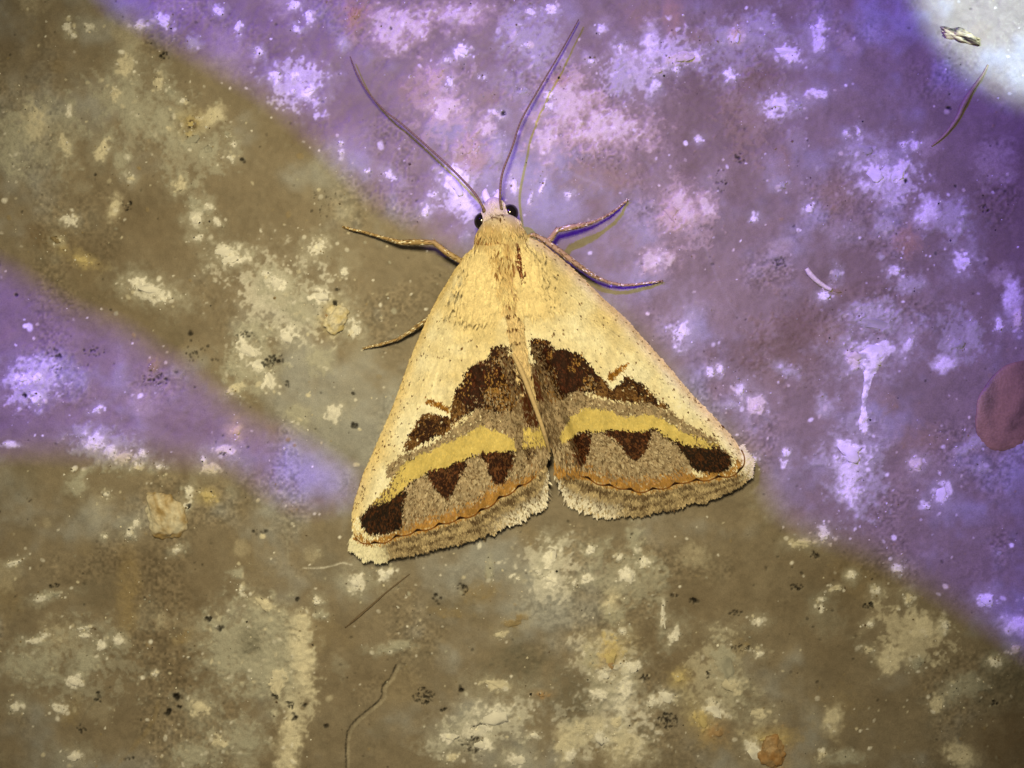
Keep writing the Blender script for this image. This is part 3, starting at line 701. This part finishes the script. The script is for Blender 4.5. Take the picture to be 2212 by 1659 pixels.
    # costal scales hang slightly over the edge
    v = np.stack([v0, v1, v2, v3], 1).reshape(-1, 3)
    f = np.arange(n * 4).reshape(n, 4)
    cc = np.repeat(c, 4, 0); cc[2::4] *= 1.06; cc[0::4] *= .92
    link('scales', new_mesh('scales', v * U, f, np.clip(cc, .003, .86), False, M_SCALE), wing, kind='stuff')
    # ---- scalloped dark rim of the margin
    q = np.linspace(.015, .94, 260); gq = q * (ns - 1); g0 = gq.astype(int); fq = (gq - g0)[:, None]
    e = P[g0, -1] * (1 - fq) + P[np.minimum(g0 + 1, ns - 1), -1] * fq
    tq = np.gradient(e, axis=0); tq /= np.linalg.norm(tq, axis=1)[:, None]; nq = np.cross(tq, np.array((0, 0, 1.0)))
    nq *= np.sign(np.median((nq * TD[g0, -1]).sum(1)))
    ph = np.abs(np.sin(q * math.pi * 9.5)); e = e + nq * (5.5 * ph + 3)[:, None] + np.array((0, 0, 2.6))
    rr = (1.3 + 1.5 * (1 - ph) ** 2) * U
    cq = DARKB + (T(128, 78, 28) - DARKB) * sstep(.25, .8, ph)[:, None]
    v_, f_, tri_, c_ = tube(e * U, rr, 6, cq)
    link('margin_line', new_mesh('margin_line', v_, f_, np.clip(c_, .003, .86), True, M_SCALE), wing)
    # ---- fringe along the outer margin (several rows) and the costal edge
    VV, CC = [], []
    out_s = np.linspace(0, 1, ns)
    E = P[:, -1, :]; ED = TD[:, -1, :]; EN = N[:, -1, :]
    tang = np.gradient(E, axis=0); tang /= np.linalg.norm(tang, axis=1)[:, None]
    nor = np.cross(tang, np.array((0, 0, 1.0))); nor /= np.linalg.norm(nor, axis=1)[:, None]
    flip = np.sign((nor * ED).sum(1)); flip[flip == 0] = 1; nor = nor * np.median(flip)
    base_len = np.interp(out_s, [0, .05, .3, .6, .8, .93, 1], [36, 48, 56, 62, 78, 82, 22] if side < 0 else [12, 32, 56, 64, 82, 86, 22])
    def row(cnt, l0, l1, off, colf, lift0, droop):
        u = np.sort(r.random(cnt)); g = u * (ns - 1); g0 = np.clip(g.astype(int), 0, ns - 2); fr_ = (g - g0)[:, None]
        lp = lambda A: A[g0] * (1 - fr_) + A[g0 + 1] * fr_
        p = lp(E); dd = lp(nor) * .75 + lp(ED) * .45; dd /= np.linalg.norm(dd, axis=1)[:, None]
        sd = np.cross(dd, np.array((0, 0, 1.0))); sd /= np.linalg.norm(sd, axis=1)[:, None]
        dd = dd + sd * r.normal(0, .13, cnt)[:, None]; dd /= np.linalg.norm(dd, axis=1)[:, None]
        Ln = (np.interp(u, out_s, base_len) * r.uniform(l0, l1, cnt))[:, None]
        w_ = r.uniform(1.6, 3.0, cnt)[:, None]; up = np.array((0, 0, 1.0))
        p = p - dd * off + up * lift0 + up * r.uniform(0, 1.5, cnt)[:, None]
        zz = p[:, 2:]; dr = np.minimum(droop * Ln, np.maximum(zz - 4, 0))
        a0 = p; a1 = p + dd * Ln * .55 + sd * w_ - up * dr * .35; a2 = p + dd * Ln - up * dr + sd * w_ * .3; a3 = p + dd * Ln * .55 - sd * w_ - up * dr * .35
        VV.append(np.stack([a0, a1, a2, a3], 1).reshape(-1, 3))
        c = colf(u, cnt); CC.append(np.stack([c[0], c[1], c[2], c[1]], 1).reshape(-1, 3))
    def pal(u, cnt, base_c, mid_c, tip_c):
        ap = sstep(.16, .10, u) if side < 0 else sstep(.13, .09, u)
        tips = sstep(.62, .8, u)
        j = np.clip(r.normal(1, .2, cnt) + .12 * vnoise(u * 430, u * 0, 11, 88, 2), .5, 1.45)[:, None]
        o = []
        for cc_, k_ in ((base_c, .3), (mid_c, .5), (tip_c, .8)):
            a = np.tile(cc_, (cnt, 1)); a = a + (PALE - a) * ap[:, None]; a = a + (T(226, 204, 150) - a) * (tips * k_ * r.uniform(.2, 1, cnt))[:, None]
            dk = (r.random(cnt) < .18 * (1 - ap)); a[dk] = GREYD * .8
            o.append(a * j)
        return o
    row(2600, .85, 1.04, 4, lambda u, n_: pal(u, n_, GREYD, T(150, 124, 82), T(170, 142, 94)), -4, .5)
    # short overlapping fringe scales in tone bands
    cnt = 9000; u = r.random(cnt); vv = r.random(cnt) ** .8
    g = u * (ns - 1); g0 = np.clip(g.astype(int), 0, ns - 2); fr_ = (g - g0)[:, None]
    lp = lambda A: A[g0] * (1 - fr_) + A[g0 + 1] * fr_
    dd = lp(nor) * .75 + lp(ED) * .45; dd /= np.linalg.norm(dd, axis=1)[:, None]
    sd = np.cross(dd, np.array((0, 0, 1.0))); sd /= np.linalg.norm(sd, axis=1)[:, None]
    d2 = dd + sd * r.normal(0, .2, cnt)[:, None]
    rag = 1 + .09 * vnoise(u * 430, u * 0, 6, seed + 9, 2)
    ln = np.interp(u, out_s, base_len) * rag
    L = r.uniform(11, 19, cnt)[:, None]; w_ = r.uniform(1.8, 3.2, cnt)[:, None]; up = np.array((0, 0, 1.0))
    run = (vv * (ln - 12))[:, None]
    p = lp(E) + dd * (run - 3); p[:, 2] = np.maximum(p[:, 2] - .42 * run[:, 0] - 1.5 + 2.2 * (1 - vv) + r.uniform(0, 1.6, cnt), 4 + 2 * r.random(cnt))
    VV.append(np.stack([p, p + d2 * L * .6 + sd * w_ + up * 1.0, p + d2 * L + up * .6, p + d2 * L * .6 - sd * w_ + up * 1.0], 1).reshape(-1, 3))
    mot = vnoise(u * 430, vv * 60, 9, seed + 11, 2)
    bandk = np.interp(vv + .05 * mot, [0, .06, .12, .26, .36, .46, .60, .72, 1], [.85, .7, .10, .2, .65, .5, .12, .42, .5])
    lum = np.clip(bandk + .35 * mot + r.normal(0, .16, cnt), 0, 1)[:, None]
    c = T(92, 69, 38) + (T(200, 168, 104) - T(92, 69, 38)) * lum
    ap = (sstep(.17, .10, u + .02 * mot) if side < 0 else sstep(.12, .08, u + .02 * mot))[:, None]
    c = c + (PALE * (.9 + .1 * lum) - c) * ap
    tp = (sstep(.60, .8, u) * sstep(.35, .8, vv) * (r.random(cnt) < .75))[:, None]; c = c + (T(230, 208, 154) - c) * tp
    CC.append(np.repeat(c * np.clip(r.normal(1, .1, cnt), .7, 1.3)[:, None], 4, 0))
    # costal edge hairs
    cnt = 1300; u = r.random(cnt) * (nt - 1) ; g0 = np.clip(u.astype(int), 0, nt - 2)
    p = P[0, g0] ; td = TD[0, g0]; o_ = -dS[0, g0]; o_ /= np.linalg.norm(o_, axis=1)[:, None]
    p = p + (P[0, g0 + 1] - p) * (u - g0)[:, None]
    dd = td * .93 + o_ * r.uniform(.0, .32, cnt)[:, None]; sd = np.cross(dd, np.array((0, 0, 1.0))); L = r.uniform(9, 18, cnt)[:, None]; w_ = r.uniform(1, 1.9, cnt)[:, None]
    up = np.array((0, 0, 1.0))
    VV.append(np.stack([p + up, p + dd * L * .5 + sd * w_ + up, p + dd * L, p + dd * L * .5 - sd * w_ + up], 1).reshape(-1, 3))
    c = np.where((r.random(cnt) < .2 + .3 * (u / nt > .8))[:, None], LTB, GOLD) * r.uniform(.8, 1.15, cnt)[:, None]
    CC.append(np.repeat(c, 4, 0))
    v = np.vstack(VV); cc = np.vstack(CC)
    link('fringe', new_mesh('fringe', v * U, np.arange(len(v)).reshape(-1, 4), np.clip(cc, .003, .86), False, M_SCALE), wing, kind='stuff')
    return wing, P, N

wingL, PL, NL = make_wing(-1, LEFT, 'forewing on the side with the pale inner fold', 501)
wingR, PR, NR = make_wing(1, RIGHT, 'forewing tucked beneath the pale fold of the other', 777)

# pale rolled inner margin between the wings
me, _ = tube_mesh('wing_fold', [(1108, 764, 112, 3), (1116, 780, 114, 5), (1132, 815, 113, 5.4), (1150, 862, 108, 5), (1168, 912, 98, 4.6), (1180, 950, 84, 4), (1188, 978, 68, 2)], 1, M_BODY,
                  lambda t, i: T(192, 156, 92) * (1 + .12 * math.sin(i * 2.3) * random.random()) * (1 if t < .8 else .8), 60, 12)
link('fold', me, wingL)

# ---- body: head, collar, thorax and abdomen as one skin
SPINE = [(1064, 428, 60, 5, 6), (1065, 434, 62, 15, 16), (1067, 446, 66, 24, 25), (1070, 462, 68, 30, 30), (1074, 478, 70, 34, 30), (1078, 492, 76, 46, 42), (1080, 506, 78, 52, 47), (1081, 520, 76, 50, 42), (1084, 545, 76, 60, 50), (1089, 590, 76, 56, 48), (1098, 640, 74, 42, 46), (1108, 690, 72, 31, 44), (1117, 735, 70, 27, 42), (1127, 780, 64, 24, 38), (1140, 840, 54, 20, 30), (1156, 910, 40, 16, 22), (1170, 975, 26, 4, 6)]
SPN = spline(SPINE, 110); seg = 40
ang = np.linspace(0, 2 * math.pi, seg, endpoint=False)
def spine_xyz(S):
    k = 1 - S[:, 2] / D
    return np.stack([(S[:, 0] - CX) * k, -(S[:, 1] - CY) * k, S[:, 2]], 1)
SC = spine_xyz(SPN); tg = np.gradient(SC, axis=0); tg /= np.linalg.norm(tg, axis=1)[:, None]
sdv = np.cross(tg, np.array((0, 0, 1.0))); sdv /= np.linalg.norm(sdv, axis=1)[:, None]
upv = np.cross(sdv, tg)
BV = SC[:, None, :] + SPN[:, 3][:, None, None] * np.cos(ang)[None, :, None] * sdv[:, None, :] + SPN[:, 4][:, None, None] * np.sin(ang)[None, :, None] * upv[:, None, :]
# waist folds of the abdomen
def body_color(x, y, r):
    n = len(x)
    c = np.tile(T(222, 188, 112), (n, 1))
    c = c + (T(196, 156, 84) - c) * np.clip(.4 + .6 * vnoise(x, y, 22, 91, 2), 0, 1)[:, None]
    head = sstep(500, 455, y); c = c + (T(214, 186, 140) - c) * head[:, None]
    abd = sstep(640, 680, y); c = c + (T(212, 176, 106) - c) * abd[:, None]
    m = inpoly(x, y, [(1117, 524), (1124, 540), (1126, 566), (1132, 585), (1128, 606), (1119, 592), (1116, 560)]) & (r.random(n) < .9)
    c[m] = np.where((r.random(m.sum()) < .6)[:, None], T(110, 54, 22), T(72, 34, 14))
    m = inpoly(x, y, [(1100, 545), (1116, 540), (1120, 640), (1104, 640)]) & (r.random(n) < .4); c[m] = T(182, 140, 84)
    m = (np.abs(x - 1092 - (y - 540) * .12) < 30) & (y > 515) & (y < 660) & (vnoise(x * 2.4, y * .7, 12, 93, 2) > .55) & (r.random(n) < .5); c[m] = T(140, 96, 44)
    for yy in (676, 707, 735): 
        m = (np.abs(y - yy - 3 * np.sin(x * .4)) < 2.4) & (r.random(n) < .8) & (y > 640); c[m] = T(110, 74, 34)
    m = (np.abs(y - 522 + ((x - 1080) / 40) ** 2 * 8) < 5) & (r.random(n) < .55); c[m] = T(150, 104, 50)
    m = (np.abs(y - 468) < 5) & (np.abs(x - 1074) < 14) & (r.random(n) < .6); c[m] = T(110, 76, 40)
    return c * np.clip(r.normal(1, .09, n), .7, 1.3)[:, None]
rb = np.random.default_rng(12)
flat = BV.reshape(-1, 3); kx = 1 - flat[:, 2] / D
bx = flat[:, 0] / kx + CX; by = -flat[:, 1] / kx + CY
ii = np.arange(110 * seg).reshape(110, seg); r_ = np.roll(ii, -1, 1)
bf = np.stack([ii[:-1], ii[1:], r_[1:], r_[:-1]], -1).reshape(-1, 4)
body = link('body', new_mesh('body', flat * U, bf, np.clip(body_color(bx, by, rb) * .85, .003, .86), True, M_BODY), moth)
# fur
n = 9500
fi = rb.uniform(3, 92, n); fa = rb.uniform(-.1, math.pi + .1, n)
i0 = fi.astype(int); fr_ = (fi - i0)[:, None]
lp = lambda A: A[i0] * (1 - fr_) + A[i0 + 1] * fr_
rx, rz = lp(SPN[:, 3:4]), lp(SPN[:, 4:5]); sd_, up_, tg_ = lp(sdv), lp(upv), lp(tg)
p = lp(SC) + rx * np.cos(fa)[:, None] * sd_ + rz * np.sin(fa)[:, None] * up_
nrm = np.cos(fa)[:, None] * sd_ / np.maximum(rx, 4) + np.sin(fa)[:, None] * up_ / np.maximum(rz, 4); nrm /= np.linalg.norm(nrm, axis=1)[:, None]
kk = 1 - p[:, 2] / D; qx = p[:, 0] / kk + CX; qy = -p[:, 1] / kk + CY
d = tg_ + nrm * rb.uniform(.05, .28, n)[:, None] + np.cross(nrm, tg_) * rb.normal(0, .22, n)[:, None]
d /= np.linalg.norm(d, axis=1)[:, None]
lockb = vnoise(qx * 1.5, qy * .6, 9, 97, 2)
p = p + nrm * (3.0 * lockb)[:, None]
L = (rb.uniform(10, 20, n) * np.interp(qy, [430, 470, 500, 560, 640, 700], [.55, .7, 1.1, 1.35, 1.1, .75]))[:, None]
sd2 = np.cross(nrm, d); w_ = rb.uniform(1.2, 2.3, n)[:, None]
fv = np.stack([p - nrm * .8, p + d * L * .55 + sd2 * w_ + nrm * 1.2, p + d * L + nrm * .4, p + d * L * .55 - sd2 * w_ + nrm * 1.2], 1).reshape(-1, 3)
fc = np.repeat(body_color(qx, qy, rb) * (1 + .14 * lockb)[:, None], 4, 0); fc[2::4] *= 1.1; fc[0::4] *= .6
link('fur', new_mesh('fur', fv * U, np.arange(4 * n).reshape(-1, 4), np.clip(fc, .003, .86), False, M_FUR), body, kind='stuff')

# shoulder tufts (tegulae) spreading over the wing bases
for sgn, cx0, cy0, ex, ey in ((-1, 1052, 545, 1040, 680), (1, 1116, 545, 1140, 665)):
    n = 3000; t = rb.random(n); a = rb.normal(0, 1, n)
    px = cx0 + (ex - cx0) * t + a * (17 + 9 * t); py = cy0 + (ey - cy0) * t + rb.normal(0, 8, n)
    pz = np.interp(py, [500, 560, 640, 720], [112, 126, 121, 116]) - .018 * (np.abs(px - (cx0 + ex) / 2)) ** 1.6 * .6
    k = 1 - pz / D; p = np.stack([(px - CX) * k, -(py - CY) * k, pz], 1)
    d = np.stack([(ex - cx0) / 130 + rb.normal(0, .16, n) + sgn * .08, -np.ones(n), rb.uniform(-.16, .04, n)], 1); d /= np.linalg.norm(d, axis=1)[:, None]
    sd2 = np.cross(d, np.array((0, 0, 1.0))); L = rb.uniform(12, 24, n)[:, None]; w_ = rb.uniform(1.3, 2.4, n)[:, None]; up = np.array((0, 0, 1.0))
    fv = np.stack([p - up * 3, p + d * L * .55 + sd2 * w_, p + d * L - up * 2, p + d * L * .55 - sd2 * w_], 1).reshape(-1, 3)
    lock = vnoise(px * 1.6, py * .5, 9, 95, 2); pz_ = 3.2 * lock
    p[:, 2] += pz_; fv = fv + np.repeat(np.stack([0 * pz_, 0 * pz_, pz_], 1), 4, 0)
    c = T(220, 187, 112) * np.clip(rb.normal(1, .1, n) + .10 * lock, .6, 1.3)[:, None]
    m = inpoly(px + rb.normal(0, 2, n), py, [(1114, 524), (1122, 540), (1126, 566), (1132, 585), (1128, 608), (1119, 592), (1116, 560)]); c[m] = np.where((rb.random(m.sum()) < .6)[:, None], T(92, 46, 18), T(150, 96, 52)) * rb.uniform(.6, 1.3, m.sum())[:, None]
    fc = np.repeat(c, 4, 0); fc[0::4] *= .75
    link('shoulder_tuft', new_mesh('shoulder_tuft', fv * U, np.arange(4 * n).reshape(-1, 4), np.clip(fc, .003, .86), False, M_FUR), moth, kind='stuff')

# eyes
for x, y, z, rx_, ry_, rz_ in ((1041, 478, 66, 17, 19, 18), (1102, 460, 68, 18, 19, 19)):
    v = ICO3_V * np.array((rx_, ry_, rz_)) * U
    o = link('eye', new_mesh('eye', v, ICO3_F, None, True, M_EYE), moth); o.location = W(x, y, z)
# antennae
def ant_col(t, i):
    c = T(122, 94, 48) if i % 2 else T(98, 74, 36)
    return c * (1.15 - .3 * t)
for pts in ([(1046, 456, 86), (1042, 446, 90), (1024, 416, 82), (982, 371, 62), (926, 319, 44), (866, 266, 32), (832, 240, 27), (795, 199, 20), (772, 161, 16), (756, 122, 12)],
            [(1084, 456, 88), (1082, 446, 95), (1080, 424, 86), (1085, 375, 66), (1106, 319, 50), (1125, 262, 38), (1162, 195, 28), (1200, 131, 21), (1226, 86, 16), (1250, 42, 12)]):
    m = len(pts)
    me, _ = tube_mesh('antenna', [(*p_, 3.0 - 1.8 * i / (m - 1) if i else 4.6) for i, p_ in enumerate(pts)], 1, M_LEG, ant_col, 130, 8)
    link('antenna', me, moth)
# palps: two short blunt curved prongs in front of the head
for pts in ([(1058, 440, 58, 8), (1051, 428, 56, 8.5), (1048, 417, 52, 7), (1050, 409, 48, 3)], [(1068, 440, 58, 8), (1074, 428, 56, 8.5), (1079, 418, 52, 7), (1074, 411, 48, 3)]):
    me, _ = tube_mesh('palp', pts, 1, M_BODY, lambda t, i: T(222, 200, 170), 24, 12)
    link('palp', me, moth)

# legs: femur, tibia, tarsus in one tapering jointed tube with bristly scales
LEGC = T(166, 130, 70); LEGD = T(104, 74, 36)
def leg(pts, seed, tib):
    q = [pts[0]]
    for a_, b_ in zip(pts[:-1], pts[1:]):
        a_, b_ = np.array(a_), np.array(b_)
        q += [tuple(a_ + (b_ - a_) * .18), tuple(a_ + (b_ - a_) * .82), tuple(b_)]
    pts = q
    r = np.random.default_rng(seed)
    def lc(t, i):
        band = (i % 8 < 1) and t > .55
        return (T(206, 176, 112) if band else LEGC) * (.85 + .3 * r.random())
    me, S = tube_mesh('leg', pts, 1, M_LEG, lc, 120, 10)
    o = link('leg', me, moth)
    n = 620
    u = r.random(n) * 118; i0 = u.astype(int); P3 = spine_xyz(S); tgl = np.gradient(P3, axis=0); tgl /= np.linalg.norm(tgl, axis=1)[:, None]
    p = P3[i0] + (P3[i0 + 1] - P3[i0]) * (u - i0)[:, None]; t_ = tgl[i0]; rad = S[i0, 3][:, None]
    a = r.uniform(0, 6.28, n)[:, None]; b1 = np.cross(t_, np.array((0, 0, 1.0))); b1 /= np.linalg.norm(b1, axis=1)[:, None]; b2 = np.cross(b1, t_)
    nn = b1 * np.cos(a) + b2 * np.sin(a); p = p + nn * rad * .9
    d = t_ + nn * r.uniform(.1, .4, n)[:, None]; L = (r.uniform(4, 8, n) * np.interp(u / 118, tib, [1, 1.5, 1.5, .7]))[:, None]
    sd2 = np.cross(nn, d); w_ = r.uniform(.8, 1.5, n)[:, None]
    v = np.stack([p, p + d * L * .5 + sd2 * w_, p + d * L, p + d * L * .5 - sd2 * w_], 1).reshape(-1, 3)
    v[:, 2] = np.maximum(v[:, 2], 1.0)
    c = np.where((r.random(n) < .35)[:, None], LEGD, np.where((r.random(n) < .3)[:, None], PALE, LEGC))
    link('leg_scales', new_mesh('leg_scales', v * U, np.arange(4 * n).reshape(-1, 4), np.repeat(c, 4, 0), False, M_FUR), o, kind='stuff')
def tip(x, y): return gz(x, y) + 2.5
leg([(1120, 560, 46, 5.7), (1160, 535, 44, 5.7), (1188, 517, 46, 5.7), (1203, 497, 48, 5.0), (1228, 492, 42, 6.4), (1256, 487, 34, 5.0), (1286, 478, 26, 2.9), (1314, 464, 18, 2.6), (1335, 450, 10, 2.3), (1356, 431, tip(1356, 431), 1.9)], 1, [.2, .4, .55, .7])
leg([(1060, 590, 46, 6.4), (1020, 575, 44, 6.4), (992, 562, 44, 6.4), (964, 545, 46, 6.4), (938, 524, 48, 5.0), (905, 523, 40, 6.4), (866, 524, 30, 5.0), (827, 513, 20, 2.9), (789, 502, 11, 2.8), (762, 496, 6, 2.5), (740, 490, tip(740, 490), 1.9)], 2, [.25, .4, .55, .7])
leg([(1120, 520, 52, 5.0), (1153, 507, 52, 4.6), (1176, 519, 54, 5.7), (1210, 544, 52, 6.4), (1246, 571, 46, 5.7), (1282, 596, 36, 4.3), (1314, 610, 24, 3.1), (1345, 616, 15, 2.9), (1372, 615, 10, 2.8), (1401, 611, 6, 2.5), (1431, 607, tip(1431, 607), 1.9)], 3, [.15, .3, .45, .6])
leg([(1000, 650, 30, 5.7), (950, 675, 28, 5.0), (922, 691, 26, 4.6), (905, 703, 22, 4.3), (887, 716, 18, 3.8), (859, 733, 11, 3.1), (824, 744, 7, 2.9), (804, 748, 5, 2.6), (784, 753, tip(784, 753), 2.1)], 4, [.15, .3, .45, .6])
leg([(1120, 640, 32, 5.7), (1190, 650, 24, 5.0), (1260, 700, 14, 3.1), (1300, 740, 8, 2.5), (1330, 780, tip(1330, 780), 1.9)], 5, [.15, .3, .45, .6])

# ================================================================ added plate out of view, cut out to shape the violet light
LV = np.array(VIOLET_POS); PLATE_Z = 3000.0
def on_plate(px, py, z=0.0):
    p = W(px, py, z) / U
    k = (LV[2] - PLATE_Z) / (LV[2] - p[2])
    return Vector((LV + (p - LV) * k) * U)
costaR = [(x + 9, y - 8, z) for (x, y), z in zip(RIGHT['costa'][1:], (66, 56, 50, 47, 44, 40, 37, 34, 30, 28))]
holeA = [(60, -420, 0), (150, -110, 0), (235, 0, 0), (400, 95, 0), (560, 185, 0), (690, 300, 0), (820, 430, 0), (920, 490, 0), (985, 545, 0), (1010, 505, 30), (1030, 470, 66), (1046, 448, 84), (1064, 441, 90), (1086, 440, 88), (1112, 446, 72), (1132, 480, 66), (1142, 510, 76)] + costaR + \
        [(1632, 1030, 26), (1660, 1085, 0), (1720, 1120, 0), (1900, 1190, 0), (2060, 1290, 0), (2212, 1400, 0), (2700, 1740, 0), (3300, 1740, 0), (3300, -900, 0), (60, -900, 0)]
holeB = [(-700, 300, 0), (0, 560, 0), (120, 640, 0), (250, 690, 0), (400, 790, 0), (500, 880, 0), (640, 940, 0), (730, 1000, 0), (775, 1030, 0), (765, 1060, 0), (700, 1075, 0), (640, 1082, 0), (570, 1045, 0), (490, 985, 0), (350, 968, 0), (200, 962, 0), (0, 958, 0), (-700, 958, 0)]
c0 = on_plate(CX, CY)
outer = [Vector((c0.x + sx * 2300 * U * .9, c0.y + sy * 1450 * U, PLATE_Z * U)) for sx, sy in ((-1, -1), (1, -1), (1, 1), (-1, 1))]
outer = [Vector((min(v.x, -350 * U), max(v.y, 900 * U), v.z)) for v in outer]
loops = [outer, [on_plate(*p) for p in holeA], [on_plate(*p) for p in holeB]]
for q in loops[1:]:
    for v in q:
        v.x = min(v.x, -420 * U); v.y = max(v.y, 980 * U)
tris = tessellate_polygon([[Vector((v.x / U / 1000, v.y / U / 1000, 0)) for v in L_] for L_ in loops])
pv = [v for L_ in loops for v in L_]; npv = len(pv)
verts = [tuple(v) for v in pv] + [(v.x, v.y, v.z + 20 * U) for v in pv]
faces = [tuple(t) for t in tris] + [tuple(i + npv for i in reversed(t)) for t in tris]
o0 = 0
for L_ in loops:
    m = len(L_)
    faces += [(o0 + i, o0 + (i + 1) % m, o0 + (i + 1) % m + npv, o0 + i + npv) for i in range(m)]
    o0 += m
gobo = bpy.data.objects.new('violet_gobo', None); col.objects.link(gobo)
gobo['label'] = 'unseen dark plate added above the stone, cut out to shape the violet light'; gobo['category'] = 'gobo'
me = bpy.data.meshes.new('gobo_plate'); me.from_pydata(verts, [], faces); me.materials.append(M_PLATE); me.update()
link('gobo_plate', me, gobo)
